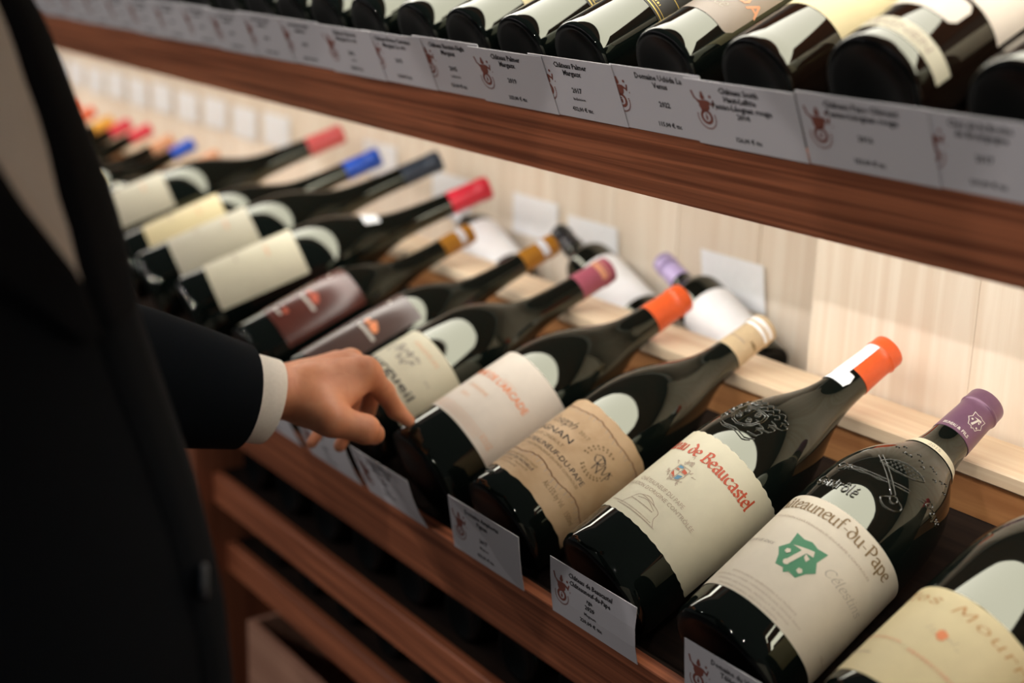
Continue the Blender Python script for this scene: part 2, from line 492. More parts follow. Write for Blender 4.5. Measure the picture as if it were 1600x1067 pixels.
def dashes(w, n, h=0.5, seed=0):
    """a line of print too small to read: broken strokes"""
    r = random.Random(seed)
    g = []; x = 0
    while x < w:
        d = r.uniform(.25, .8)
        g.append(poly2d([(x, 0), (min(x + d, w), 0), (min(x + d, w), h), (x, h)]))
        x += d + r.uniform(.15, .35)
    return merge(*g)

# ------------------------------------------------------------------ bottles
PROF = {
 'burgundy': [(.032, 0), (.026, .40), (.006, .78), (0, .88), (.006, .955), (.022, 1), (.06, 1), (.20, 1), (.42, 1), (.46, .993), (.50, .970), (.54, .925), (.58, .855),
              (.62, .760), (.66, .645), (.70, .525), (.74, .425), (.78, .360), (.83, .320), (.90, .295), (.945, .280), (.950, .286), (.985, .284), (.992, .270), (1, .24), (1, 0)],
 'full': [(.032, 0), (.026, .40), (.006, .78), (0, .88), (.006, .955), (.022, 1), (.06, 1), (.20, 1), (.44, 1), (.49, .998), (.54, .980), (.585, .940), (.63, .865),
              (.67, .755), (.705, .625), (.735, .505), (.765, .415), (.795, .360), (.83, .328), (.90, .305), (.945, .285), (.950, .288), (.985, .286), (.992, .272), (1, .24), (1, 0)],
 'slim': [(.032, 0), (.026, .40), (.006, .78), (0, .88), (.006, .955), (.022, 1), (.06, 1), (.20, 1), (.40, 1), (.44, .990), (.48, .950), (.52, .870), (.56, .750),
              (.60, .600), (.64, .465), (.68, .385), (.72, .345), (.77, .315), (.83, .295), (.90, .282), (.945, .275), (.950, .282), (.985, .280), (.992, .268), (1, .24), (1, 0)],
 'bordeaux': [(.04, 0), (.03, .45), (.006, .80), (0, .90), (.006, .97), (.02, 1), (.06, 1), (.3, 1), (.60, 1), (.64, .97), (.67, .88), (.70, .72), (.73, .54), (.76, .44),
              (.80, .405), (.88, .385), (.945, .38), (.948, .41), (.985, .41), (.992, .38), (1, .34), (1, 0)],
}
_lathe = {}
def lathe(prof, n):
    vs, fs = [], []
    rows = []
    for s, r in prof:
        if r < 1e-6:
            rows.append([len(vs)]); vs.append((0, 0, s))
        else:
            k = len(vs)
            rows.append(list(range(k, k + n)))
            vs += [(r * math.cos(2 * math.pi * i / n), r * math.sin(2 * math.pi * i / n), s) for i in range(n)]
    for a, b in zip(rows[:-1], rows[1:]):
        for i in range(n):
            j = (i + 1) % n
            if len(a) == 1 and len(b) == 1:
                continue
            if len(a) == 1:
                fs.append((a[0], b[j], b[i]))
            elif len(b) == 1:
                fs.append((a[i], a[j], b[0]))
            else:
                fs.append((a[i], a[j], b[j], b[i]))
    return vs, fs

def smooth_prof(pr):
    a = [p for p in pr]
    out = sub(a, 3)
    return [(s, max(r, 0)) for s, r in out]

def tess(v, f, lim=.0035):
    vs = [tuple(p) for p in v]
    out = []
    st = []
    for q in f:
        xs = [vs[i][0] for i in q]
        if max(xs) - min(xs) <= lim:
            out.append(q)
        elif len(q) == 3:
            st.append(tuple(q))
        else:
            st += [(q[0], q[i], q[i + 1]) for i in range(1, len(q) - 1)]
    mids = {}
    while st:
        q = st.pop()
        k = max(range(3), key=lambda i: abs(vs[q[i]][0] - vs[q[(i + 1) % 3]][0]))
        a, b_, c = q[k], q[(k + 1) % 3], q[(k + 2) % 3]
        if abs(vs[a][0] - vs[b_][0]) <= lim:
            out.append(q); continue
        e = (min(a, b_), max(a, b_))
        if e not in mids:
            mids[e] = len(vs)
            vs.append(((vs[a][0] + vs[b_][0]) / 2, (vs[a][1] + vs[b_][1]) / 2))
        m_ = mids[e]
        st += [(a, m_, c), (m_, b_, c)]
    return vs, out

class Bottle:
    def __init__(self, base, tip, r, kind='burgundy', seg=56, glass='glass', name='wine_bottle', rail=False):
        B = Vector(base); T = Vector(tip)
        if rail:
            # let the neck rest on the rail instead of cutting into it
            for _ in range(4):
                L_ = (T - B).length; d_ = (T - B) / L_
                ss = np.linspace(.4, 1, 121); rr = np.interp(ss, [q[0] for q in PROF[kind][4:]], [q[1] for q in PROF[kind][4:]]) * r + .0009
                yy = B.y + d_.y * ss * L_; zb = B.z + d_.z * ss * L_ - rr * math.sqrt(1 - d_.z ** 2); yb = yy + rr * d_.z
                k_ = (yb > .3055) & (yb < .3855)
                if not k_.any():
                    break
                pen_ = (  .1703 - zb[k_]) / ss[k_]
                if pen_.max() <= 0:
                    break
                T.z += float(pen_.max())
        self.L = (T - B).length
        D = (T - B).normalized()
        e1 = (Vector((0, 0, 1)) - D * D.z).normalized()
        e2 = D.cross(e1)
        self.r = r
        self.mat = Matrix(((e1.x, e2.x, D.x, B.x), (e1.y, e2.y, D.y, B.y), (e1.z, e2.z, D.z, B.z), (0, 0, 0, 1)))
        # e2 must point to +X so that lettering runs left to right
        if e2.x < 0:
            raise RuntimeError('frame')
        self.prof = [(s * self.L, q * r) for s, q in PROF[kind]]
        self.ss = np.array([p[0] for p in self.prof[4:]]); self.rr = np.array([p[1] for p in self.prof[4:]])
        key = (kind, seg, round(r, 5), round(self.L, 4), glass)
        self.root = empty(name, self.mat)
        if key in _lathe:
            o = bpy.data.objects.new('bottle_glass', _lathe[key]); link(o, self.root)
        else:
            fine = []
            P = self.prof
            for i, (s, q) in enumerate(P):
                fine.append((s, q))
            body = P[8:20] if kind != 'bordeaux' else P[8:17]
            i0 = P.index(body[0])
            fine = P[:i0] + [(s, q) for s, q in sub(body, 3)] + P[i0 + len(body):]
            vs, fs = lathe(fine, seg)
            zl = self.prof[4][0] * .75
            o = mk('bottle_glass', vs, fs, [M[glass], M['base_glass']], self.root, smooth=True, idx=[1 if (sum(vs[i][2] for i in q) / len(q) < zl or max(vs[i][2] for i in q) <= self.prof[0][0] + 1e-6 and max(math.hypot(vs[i][0], vs[i][1]) for i in q) < r * .9) else 0 for q in fs])
            _lathe[key] = o.data
        self.glass = o
        self.capsule = None
    def R(self, s):
        return float(np.interp(s, self.ss, self.rr))
    def P(self, s, phi, off):
        q = self.R(s) + off
        return (q * math.cos(phi), q * math.sin(phi), s)
    def label(self, s0, s1, f0, f1, m, off=0.0004, n=36, edge=None, parent=None, name='label', rows=2, corner=0.0):
        vs, fs = [], []
        f0, f1 = math.radians(f0), math.radians(f1)
        rows = max(rows, 2)
        for j in range(n + 1):
            a = f0 + (f1 - f0) * j / n
            t = j / n
            e0 = e1 = 0
            if edge:
                e0, e1 = edge(t)
            if corner:
                u = min(t, 1 - t) * (f1 - f0) * self.r
                if u < corner:
                    c = corner - math.sqrt(max(corner ** 2 - (corner - u) ** 2, 0))
                    e0 += c; e1 -= c
            for i in range(rows):
                s = (s0 + e0) + (s1 + e1 - s0 - e0) * i / (rows - 1)
                vs.append(self.P(s, a, off))
        for j in range(n):
            for i in range(rows - 1):
                k = j * rows + i
                fs.append((k, k + rows, k + rows + 1, k + 1))
        return mk(name, vs, fs, m, parent or self.root, smooth=True)
    def art(self, g, m, s, phi, off=0.0008, parent=None, name='lettering'):
        """wrap 2D art (metres, x round the bottle, y along it) with its origin at (s, phi)"""
        v, f = g
        if not len(v):
            return None
        r0 = self.R(s)
        p0 = math.radians(phi)
        v, f = tess(v, f)
        vs = [self.P(s + y, p0 + x / r0, off) for x, y in v]
        return mk(name, vs, f, m, parent or self.root)
    def text(self, t, m, s, phi, w=None, h=None, parent=None, bold=0.0, shear=0.0, align='c', **kw):
        return self.art(place(text2d(t, bold, shear), w=w, h=h, align=align), m, s, phi, parent=parent, **kw)
    def cap(self, m, s0, name='capsule', seg=36, grow=0.0006):
        key = ('cap', round(self.r, 5), round(self.L, 4), round(s0, 4), m.name)
        if key in _lathe:
            o = bpy.data.objects.new(name, _lathe[key]); link(o, self.root); self.capsule = o
            return o
        L = self.L
        rn = self.R(L * .93) + grow
        pr = [(s0, self.R(s0) - 0.001), (s0, self.R(s0) + grow), (s0 + .0004, self.R(s0 + .0004) + grow)]
        for s, q in self.prof:
            if s0 + 0.002 < s < L * .935:
                pr.append((s, q + grow))
        e = L + grow
        pr += [(L * .940, rn), (e - .0165, rn), (e - .0160, rn + .0003), (e - .0150, rn + .0013), (e - .0136, rn + .0013), (e - .0128, rn + .0006), (e - .0120, rn + .0006),
               (e - .0025, rn + .0004), (e - .0010, rn - .0001), (e - .0002, rn - .0010), (e, rn - .0018), (e, rn - .0024), (e - .0004, rn - .004), (e - .0004, 0)]
        vs, fs = lathe(pr, seg)
        o = mk(name, vs, fs, m, self.root, smooth=True)
        # keep the lower edge crisp
        _lathe[key] = o.data
        self.capsule = o
        return o
    def ridge(self, paths, m, w=0.0011, h=0.0012, parent=None, name='moulded_relief', smooth=3, origin=(0, 0)):
        """raised glass lines on the shoulder; paths in metres (round, along) from origin (s, phi)"""
        s0, p0 = origin
        r0 = self.R(s0); p0 = math.radians(p0)
        vs, fs = [], []
        for poly in paths:
            pl = sub(poly, smooth) if smooth > 1 else poly
            k0 = len(vs)
            n = len(pl)
            for i, p in enumerate(pl):
                a = np.array(pl[max(i - 1, 0)]); b = np.array(pl[min(i + 1, n - 1)])
                d = b - a; d = d / (np.linalg.norm(d) + 1e-12)
                pr = np.array((-d[1], d[0]))
                for q, off in ((-1, -0.0002), (-.45, h * .8), (0, h), (.45, h * .8), (1, -0.0002)):
                    c = np.array(p) + pr * q * w
                    s = s0 + c[1]
                    vs.append(self.P(s, p0 + c[0] / max(self.R(s), 0.3 * r0), off))
            for i in range(n - 1):
                for j in range(4):
                    k = k0 + i * 5 + j
                    fs.append((k, k + 1, k + 6, k + 5))
        return mk(name, vs, fs, m, parent or self.root, smooth=True)

def back(base, tip, d):
    """push the base further out along the axis by d"""
    B = Vector(base); T = Vector(tip)
    return tuple(B - (T - B).normalized() * d)

MG = 'magnum bottles on the lower tier'
# ---- bottle with green shield label (T)
t_ = (-0.768, 0.334, 0.220)
b = Bottle(back((-0.765, 0.013, 0.045), t_, 0.006), t_, 0.0606, 'full', seg=72, rail=True)
o6 = 0.006
tag(b.root, 'dark magnum with cream label bearing a green shield and a purple capsule', 'wine bottle', MG)
lab = b.label(0.036, 0.150 + o6, -95, 128, M['lab_warm'], n=64, rows=8)
b.art(place(pen_text('Châteauneuf-du-Pape', 0.20, 30, thin=.10), w=2.42 * .0606, h=0.0082), M['ink_brown'], 0.133 + o6, 17, parent=lab)
b.text('APPELLATION CHÂTEAUNEUF-DU-PAPE CONTRÔLÉE', M['ink_soft'], 0.1205 + o6, 18, w=.118, h=.0022, parent=lab)
b.text('RÉSERVE DES', M['ink_grey'], 0.087 + o6, -23, w=.040, h=.003, parent=lab, shear=.3)
b.art(place(pen_text('Célestins', 0.10, 35, shear=.25, thin=.05), w=.052, h=.0060), M['ink_grey'], 0.093 + o6, 68, parent=lab)
for k_, (s_, ph, w_) in enumerate(((.052, 17, .072), (.0465, 14, .100), (.0412, 13, .082), (.0362, 12, .066))):
    b.text(('DEPUIS PLUSIEURS GÉNÉRATIONS À LA PROPRIÉTÉ', 'MIS EN BOUTEILLE AU DOMAINE, CHÂTEAUNEUF-DU-PAPE, VAUCLUSE, FRANCE',
            'CONTIENT DES SULFITES, PRODUCT OF FRANCE', 'PROPRIÉTAIRES RÉCOLTANTS')[k_], M['ink_soft'], s_ + o6 - .004, ph, w=w_, h=.0019, parent=lab)
b.text('150 cl', M['ink_soft'], .046 + o6, 100, w=.014, h=.0035, parent=lab)
sh = [(0, .0185), (.007, .0165), (.0165, .0185), (.0165, .0185), (.0145, .006), (.0200, -.002), (.0145, -.0085), (.0105, -.0175), (.003, -.0165), (0, -.0205),
      (-.003, -.0165), (-.0105, -.0175), (-.0145, -.0085), (-.0200, -.002), (-.0145, .006), (-.0165, .0185), (-.007, .0165)]
def fan(pts):
    v = [(0, 0)] + list(pts); n = len(pts)
    return np.array(v, float), [(0, 1 + i, 1 + (i + 1) % n) for i in range(n)]
b.art(fan(sh), M['ink_green'], .0895 + o6, 20.5, .0007, parent=lab, name='shield_emblem')
key = merge(poly2d([(-.011, .0065), (.007, .0125), (.0095, .0075), (.001, .0062)]), poly2d([(-.001, .009), (.0035, .0088), (-.0015, -.0095), (-.006, -.0085)]),
            poly2d([(.003, .006), (.0085, .004), (.0075, .000), (.004, .002)]), disc2d(-.0045, -.0105, .003, 8), disc2d(.009, -.010, .0028, 5), disc2d(-.0105, -.001, .0028, 5))
b.art(key, M['lab_warm'], .0895 + o6, 20.5, .0011, parent=lab, name='shield_figure')
cp = b.cap(M['cap_purple'], b.L * 0.845)
b.text('& FILS', M['white_ink'], b.L * .853, 48, w=.013, h=.0032, parent=cp, name='foil_lettering', bold=.02)
b.text('BRUNEAU', M['white_ink'], b.L * .853, 5, w=.014, h=.0032, parent=cp, name='foil_lettering', bold=.02)
shp = [(x * .42, y * .42) for x, y in sh]
b.art(pen([shp + [shp[0]]], .0007, 35, .0006, 1), M['white_ink'], b.L * .905, 55, .0010, parent=cp, name='foil_emblem')
b.art(merge(*[(np.array(v_) * .42, f_) for v_, f_ in (key,)]), M['white_ink'], b.L * .905, 55, .0010, parent=cp, name='foil_emblem')
rg = b.label(.2790, .2865, -110, 150, M['lab_cream'], n=40, name='vintage_band', off=.0005)
b.text('2015', M['ink_grey'], .2808, 28, w=.013, h=.0040, parent=rg)
# moulded crossed keys, tiara and lettering
O = (.2060, 20)
R_ = .052
rel = []
def ln(*p): rel.append(list(p))
ln((-.034, -.006), (.0, -.003), (.042, .012)); ln((-.034, -.003), (.0, .0), (.042, .015))
ln((-.018, .022), (.002, .006), (.018, -.008)); ln((-.015, .024), (.005, .008), (.021, -.006))
for cx, cy, q in ((-.039, -.006, .005), (.0225, -.0105, .0035), (-.030, -.0045, .0022), (.046, .0135, .0022)):
    ln(*[(cx + q * math.cos(a), cy + q * math.sin(a)) for a in np.linspace(0, 2 * math.pi, 10)])
ln((.019, -.010), (.013, -.017), (.020, -.0215), (.030, -.018), (.033, -.011), (.026, -.0085))
ln((-.012, .016), (-.006, .024), (.006, .030), (.020, .031), (.028, .028)); ln((-.012, .016), (.004, .015), (.020, .020), (.028, .028))
for i in range(7):
    for j in range(4):
        cx = -.006 + i * .0042 + j * .001; cy = .0175 + j * .0032 + i * .0008
        if abs(cy - .023 - (cx - .008) * .25) < .006:
            ln((cx, cy), (cx + .0018, cy + .0004))
b.ridge(rel, M['relief'], .0009, .0012, origin=O, smooth=2)
pp, w_ = letters('Contrôlé')
b.ridge([[(x * .0082, y * .0075) for x, y in q] for q in pp], M['relief'], .0010, .0012, origin=(.1660 + o6, -26), smooth=2)
rel = []
for i in range(13):
    a = -.046 + i * .0085
    yy = .016 + .006 * math.sin(i * 1.9)
    ln((a * .6, yy), (a * .6 + .002, yy + .0025), (a * .6 + .0035, yy + .0005))
b.ridge(rel, M['relief'], .0009, .0011, origin=(.2350, 34), smooth=1)
pp, w_ = letters('Pape')
b.ridge([[(x * .0075, y * .0062) for x, y in q] for q in pp], M['relief'], .0009, .0011, origin=(.2160, 66), smooth=2)

# ---- bottle with red blackletter label (B)
t_ = (-0.902, 0.351, 0.236)
b = Bottle(back((-0.935, 0.013, 0.045), t_, 0.004), t_, 0.0598, seg=72, rail=True)
o4 = .004
tag(b.root, 'dark magnum with scalloped cream label in red blackletter and an orange capsule', 'wine bottle', MG)
scal = lambda t: (-.0008 * abs(math.sin(t * 60)), .0012 * abs(math.sin(t * 60)))
lab = b.label(0.052, 0.1655 + o4, -92, 117, M['lab_cream'], n=180, edge=scal, rows=10)
b.art(place(pen_text('Château de Beaucastel', .30, 40, thin=.07), w=2.36 * .0598, h=.0086), M['ink_red'], .1375 + o4, 12, parent=lab)
b.text('CHÂTEAUNEUF DU PAPE', M['ink_soft'], .0890 + o4, 12, w=.062, h=.0046, parent=lab)
b.text("APPELLATION D'ORIGINE CONTRÔLÉE", M['ink_soft'], .0815 + o4, 12, w=.105, h=.0042, parent=lab)
coa = [pen([[(-.007, .008), (-.0075, -.002), (-.005, -.008), (0, -.011), (.005, -.008), (.0075, -.002), (.007, .008), (-.007, .008)], [(-.007, .001), (.007, .001)], [(0, .008), (0, -.010)]], .001, 30, .0007, 1)]
cm = b.art(merge(*coa), M['ink_soft'], .1145 + o4, 12.4, parent=lab, name='coat_of_arms')
b.art(merge(poly2d([(.001, .0015), (.0065, .0015), (.0062, .0045), (.001, .0060)]), poly2d([(-.0062, -.005), (-.001, -.008), (-.001, -.0055), (-.0066, -.001)]), poly2d([(-.006, .0018), (-.002, .0018), (-.003, .0032), (-.006, .003)])), M['ink_red'], .1145 + o4, 12.4, parent=lab, name='coat_of_arms')
b.art(merge(poly2d([(-.006, .004), (-.001, .005), (-.0012, .0072), (-.006, .0072)]), poly2d([(.001, -.003), (.006, -.001), (.005, -.0065), (.001, -.0085)])), M['ink_blue'], .1145 + o4, 12.4, parent=lab, name='coat_of_arms')
r_ = random.Random(3)
fl = []
for i in range(26):
    a = r_.uniform(0, 2 * math.pi); q = r_.uniform(.011, .0175)
    cx, cy = q * math.cos(a) * .85, q * math.sin(a) * .8 + (.004 if math.sin(a) > 0 else 0)
    fl.append([(cx, cy), (cx + r_.uniform(-.003, .003), cy + r_.uniform(-.003, .003)), (cx + r_.uniform(-.003, .003), cy + r_.uniform(-.003, .003))])
for i in range(8):
    cx, cy = r_.uniform(-.004, .005), r_.uniform(.011, .021)
    fl.append([(cx, cy), (cx + r_.uniform(-.003, .003), cy + .002), (cx + r_.uniform(-.003, .003), cy - .001)])
b.art(pen(fl, .0007, 30, .0005, 2), M['ink_soft'], .1145 + o4, 12.4, parent=lab, name='coat_of_arms')
sk = [[(-.022, -.010), (-.016, .002), (-.010, .008), (.010, .006), (.018, .003), (.019, -.004), (.024, -.010)], [(-.010, .008), (.0, .0105), (.010, .006)], [(-.011, .004), (0, .0065), (.013, .002)], [(-.026, -.011), (.026, -.0105)]]
b.art(pen(sk, .0007, 30, .0006, 3), M['ink_soft'], .0665 + o4, 14, parent=lab, name='line_drawing')
b.art(place(dashes(16, 0, .5, 4), w=.030, h=.0022), M['ink_soft'], .0660 + o4, 12, parent=lab)
b.art(place(dashes(30, 0, .5, 5), w=.060, h=.0018), M['ink_soft'], .0575 + o4, 4, parent=lab)
cp = b.cap(M['cap_orange'], b.L * .865)
# white tax strip down the capsule, with its seal on the neck
st = b.label(b.L * .835, b.L * .968, -62, 24, M['lab_white'], off=.0011, n=18, rows=10, name='paper_seal')
b.label(b.L * .805, b.L * .850, -78, 52, M['lab_white'], off=.0007, n=20, rows=4, parent=st, name='seal_tab', corner=.008)
# moulded coat of arms on the shoulder
O = (.213, 8)
rel = []
def W(x, y):  # lozenge frame
    return (x, y)
ln((-.017, .012), (.013, .012), (.013, -.008), (.000, -.017), (-.017, -.008), (-.017, .012)); ln((-.015, .010), (.011, .010), (.011, -.007), (.0, -.0148), (-.015, -.007), (-.015, .010))
ln((-.017, .000), (.013, .000)); ln((-.002, .012), (-.002, -.015))
for cx, cy in ((-.009, .006), (.005, .006), (-.009, -.005), (.005, -.006)):
    ln((cx - .003, cy + .002), (cx + .001, cy + .003), (cx + .003, cy - .001), (cx - .001, cy - .003), (cx - .003, cy + .002)); ln((cx - .002, cy), (cx + .002, cy + .001))
for sx in (-1, 1):
    for k_ in range(3):
        X = sx * (.020 + k_ * .004) - .002; Y = -.012 + k_ * .012
        ln((X - .003, Y - .005), (X + sx * .006, Y - .002), (X + sx * .007, Y + .005), (X + sx * .001, Y + .004), (X + sx * .002, Y))
        ln((X - sx * .001, Y + .004), (X + sx * .004, Y + .009), (X - sx * .003, Y + .010))
for k_ in range(5):
    X = -.018 + k_ * .008
    ln((X, .016), (X + .003, .021), (X + .007, .017), (X + .004, .014))
    ln((X + .001, .023), (X + .005, .027), (X + .008, .023))
ln((-.024, -.018), (-.010, -.023), (.004, -.021), (.018, -.024), (.026, -.018)); ln((-.022, -.021), (-.010, -.026), (.004, -.024), (.018, -.027), (.024, -.022))
b.ridge(rel, M['relief'], .0008, .0011, origin=O, smooth=2)

# ---- parchment bottle (V)
t_ = (-1.081, 0.355, 0.216)
b = Bottle(back((-1.099, 0.013, 0.046), t_, 0.004), t_, 0.0587, seg=72, rail=True)
tag(b.root, 'dark magnum with brown parchment label with torn edges and a cream capsule', 'wine bottle', MG)
wav = lambda t: (.0007 * math.sin(t * 23) + .0004 * math.sin(t * 71), .001 * math.sin(t * 17 + 1) + .0005 * math.sin(t * 53))
lab = b.label(.026 + o4, .146 + o4, -92, 118, M['lab_parch'], n=90, edge=wav, rows=8)
# torn inner edges
def torn(s, amp, seed):
    r_ = random.Random(seed)
    path = []
    n = 70
    for i in range(n + 1):
        a = -92 + 210 * i / n
        path.append((math.radians(a) * b.r, amp * math.sin(i * .33 + seed) + r_.uniform(-.0008, .0008)))
    return path
for s_, amp, sd in ((.1335 + o4, .0012, 1), (.0575 + o4, .0022, 2)):
    path = torn(s_, amp, sd)
    b.art(pen([path], .0014, 60, .0010, 1), M['lab_parch_dark'], s_, 0, .0007, parent=lab, name='torn_edge')
    r_ = random.Random(sd + 10)
    hatch = []
    for x_, y_ in path[::2]:
        dx = r_.uniform(-.002, .002); q = r_.uniform(.003, .007)
        hatch.append([(x_, y_ - .0005), (x_ + dx, y_ - q)])
    b.art(pen(hatch, .0009, 20, .0005, 1), M['ink_soft'], s_, 0, .0006, parent=lab, name='torn_edge')
b.art(place(pen_text('Joseph', .14, 40, shear=.3, thin=.06), w=.046, h=.0068), M['ink_black'], .1065 + o4, -5, parent=lab)
b.text('2017', M['ink_brown'], .1085 + o4, 30, w=.014, h=.0042, parent=lab)
b.text('PIGNAN', M['ink_black'], .0920 + o4, -3, w=.062, h=.0075, parent=lab)
b.text('100% VIEUX CINSAULT', M['ink_brown'], .0835 + o4, -8, w=.068, h=.0040, parent=lab)
b.text('CHÂTEAUNEUF-DU-PAPE', M['ink_black'], .0725 + o4, 16, w=.108, h=.0058, parent=lab)
b.text('APPELLATION CHÂTEAUNEUF-DU-PAPE CONTRÔLÉE', M['ink_brown'], .0668 + o4, 18, w=.102, h=.0030, parent=lab)
b.text('PROPRIÉTAIRE RÉCOLTANT', M['ink_brown'], .0475 + o4, -2, w=.060, h=.0028, parent=lab)
b.text('À LA FONT DE MICHELLE', M['ink_black'], .0430 + o4, -3, w=.060, h=.0032, parent=lab)
b.text('VAUCLUSE - FRANCE', M['ink_brown'], .0385 + o4, -3, w=.052, h=.0026, parent=lab)
b.text('MIS AU DOMAINE', M['ink_brown'], .0340 + o4, -6, w=.032, h=.0024, parent=lab)
b.text('Alc.15% by Vol.', M['ink_brown'], .0425 + o4, 58, w=.032, h=.0062, parent=lab)
b.text('1500ml', M['ink_brown'], .0420 + o4, 88, w=.016, h=.0062, parent=lab)
dots = []
for i in range(15):
    a = math.radians(70 + i * 8.5); dots.append(disc2d(.017 * math.cos(a) * 1.05, .0175 * math.sin(a), .0013, 6)) if i % 2 == 0 else dots.append(disc2d(.0145 * math.cos(a + .1), .0150 * math.sin(a + .1), .0011, 6))
    a = math.radians(230 + i * 7); dots.append(disc2d(.018 * math.cos(a), .0175 * math.sin(a), .0013, 6)) if i % 2 else dots.append(disc2d(.0155 * math.cos(a + .08), .015 * math.sin(a + .08), .0011, 6))
b.art(merge(*dots), M['ink_brown'], .1025 + o4, 60, parent=lab, name='monogram_dots')
mono = [[(-.010, .004), (-.004, .009), (.002, .007), (.0, .001), (-.006, -.001), (-.009, .003)], [(-.003, .006), (-.002, -.009)], [(-.004, .008), (.004, .006), (.002, 0), (-.002, 0), (.005, -.008)],
        [(.004, -.009), (.006, .005), (.010, -.004), (.014, .006), (.015, -.008)], [(.018, .006), (.015, .004), (.018, .0), (.015, -.003)]]
b.art(pen(mono, .0011, 40, .0006, 3), M['ink_black'], .1025 + o4, 62, parent=lab, name='monogram')
cp = b.cap(M['cap_cream'], b.L * .845)
b.label(b.L * .950, b.L * .984, -70, 110, M['lab_white'], off=.0012, n=20, parent=cp, name='capsule_band')
b.art(place(dashes(10, 0, .6, 7), w=.022, h=.005), M['ink_soft'], b.L * .885, 20, .0010, parent=cp, name='foil_lettering')
b.art(place(dashes(6, 0, .6, 8), w=.012, h=.007), M['ink_brown'], b.L * .905, 85, .0010, parent=cp, name='foil_lettering')
pp, w_ = letters('Pommt')
b.ridge([[(x * .0056, y * .0046) for x, y in q] for q in letters('umm')[0]], M['relief'], .0006, .0005, origin=(.0175, -20), smooth=2)

# ---- pinkish white label, orange lettering (A)
t_ = (-1.221, 0.357, 0.219)
b = Bottle(back((-1.252, 0.012, 0.0505), t_, 0.004), t_, 0.0612, seg=64, rail=True)
tag(b.root, 'dark magnum with pinkish white label in orange capitals and an orange red capsule', 'wine bottle', MG)
lab = b.label(.0495 + o4, .1615 + o4, -92, 110, M['lab_pink'], n=60, rows=8)
b.text("DOMAINE DE L'ARCADE", M['ink_orange'], .1145 + o4, 8, w=.122, h=.0085, parent=lab, bold=.02)
b.text('CAIRANNE', M['ink_pale_orange'], .0940 + o4, 10, w=.034, h=.0050, parent=lab)
b.text('2021', M['ink_pale_orange'], .0800 + o4, 4, w=.014, h=.0045, parent=lab)
b.text('ROUGE', M['ink_pale_orange'], .0585 + o4, 66, w=.018, h=.0080, parent=lab)
for k_ in range(4):
    b.art(place(dashes(40, 0, .5, 20 + k_), w=.085, h=.0014), M['ink_pale_orange'], .0545 + k_ * .0032 + o4, 16, parent=lab)
b.art(place(dashes(10, 0, .5, 30), w=.020, h=.0016), M['ink_pale_orange'], .125 + o4, 30, parent=lab)
b.cap(M['cap_orange'], b.L * .86)

# ---- cream label half under the hand (Q)
t_ = (-1.381, 0.371, 0.205)
b = Bottle((-1.405, 0.010, 0.066), t_, 0.0600, 'slim', seg=56, rail=True)
tag(b.root, 'dark magnum with cream label partly behind the hand and a plum capsule', 'wine bottle', MG)
lab = b.label(.030, .119, -92, 100, M['lab_cream'], n=50)
vB, fB = text2d('Bourgueil', .012)
b.art(place((vB, fB), w=.104, h=.0115), M['ink'], .0500, 22, parent=lab)
r_ = random.Random(5)
fl = []
for i in range(24):
    cx, cy = r_.uniform(-.028, .018), r_.uniform(-.006, .010)
    fl.append([(cx, cy), (cx + r_.uniform(-.005, .005), cy + r_.uniform(-.004, .006)), (cx + r_.uniform(-.004, .004), cy + r_.uniform(-.005, .005)), (cx + r_.uniform(0, .006), cy + r_.uniform(-.002, .004))])
b.art(pen(fl, .0022, 40, .0010, 2), M['ink_grey'], .0790, 20, parent=lab, name='ink_drawing')
b.text('MAGNUM', M['ink_pale_orange'], .1010, 34, w=.045, h=.0060, parent=lab)
b.text('2018', M['ink_grey'], .0800, 66, w=.010, h=.0035, parent=lab)
b.cap(M['cap_plum'], b.L * .86)
b.label(b.L * .945, b.L * .972, -80, 90, M['cap_peach'], off=.0012, n=16, parent=b.capsule, name='capsule_band')

# ---- two dark labels with a red splash (M2, M1)
for base_, t_, r_b, lm, words, cap_, which in (
        ((-1.538, 0.012, 0.064), (-1.491, 0.365, 0.232), .0500, 'lab_dark', '', 'cap_amber', 'nearer'),
        ((-1.701, 0.012, 0.066), (-1.673, 0.351, 0.215), .0500, 'lab_wine', '', 'cap_amber', 'farther')):
    b = Bottle(base_, t_, r_b, 'slim', seg=48, rail=True)
    tag(b.root, 'dark bottle with glossy %s label with red splash, %s from camera of the two' % ('grey brown' if which == 'nearer' else 'wine brown', which), 'wine bottle', 'amber-capped bottles on the lower tier')
    lab = b.label(.020 if which == 'nearer' else .045, .170, -90, 58 if which == 'nearer' else 80, M[lm], n=40, rows=8)
    r_ = random.Random(9)
    spl = merge(*[disc2d(r_.uniform(-.012, .012), r_.uniform(-.003, .003), r_.uniform(.003, .0055), 8) for _ in range(9)])
    b.art(spl, M['ink_red' if which != 'nearer' else 'ink_orange'], .112, 26, parent=lab, name='red_splash')
    b.art(place(dashes(14, 0, .9, 2), w=.034, h=.0055), M['white_ink'], .098, 30, parent=lab)
    b.art(disc2d(0, 0, .0022, 8), M['white_ink'], .150, 2, parent=lab, name='white_dot')
    if which != 'nearer':
        b.art(merge(disc2d(.003, 0, .004, 8), disc2d(-.002, .001, .003, 8)), M['ink_red'], .068, 22, parent=lab, name='red_splash')
        b.art(place(dashes(8, 0, .9, 3), w=.018, h=.004), M['white_ink'], .058, 16, parent=lab)
    b.cap(M[cap_], b.L * .86)
    b.label(b.L * .935, b.L * .965, -60, 100, M['cap_silver'], off=.0012, n=16, parent=b.capsule, name='capsule_band')

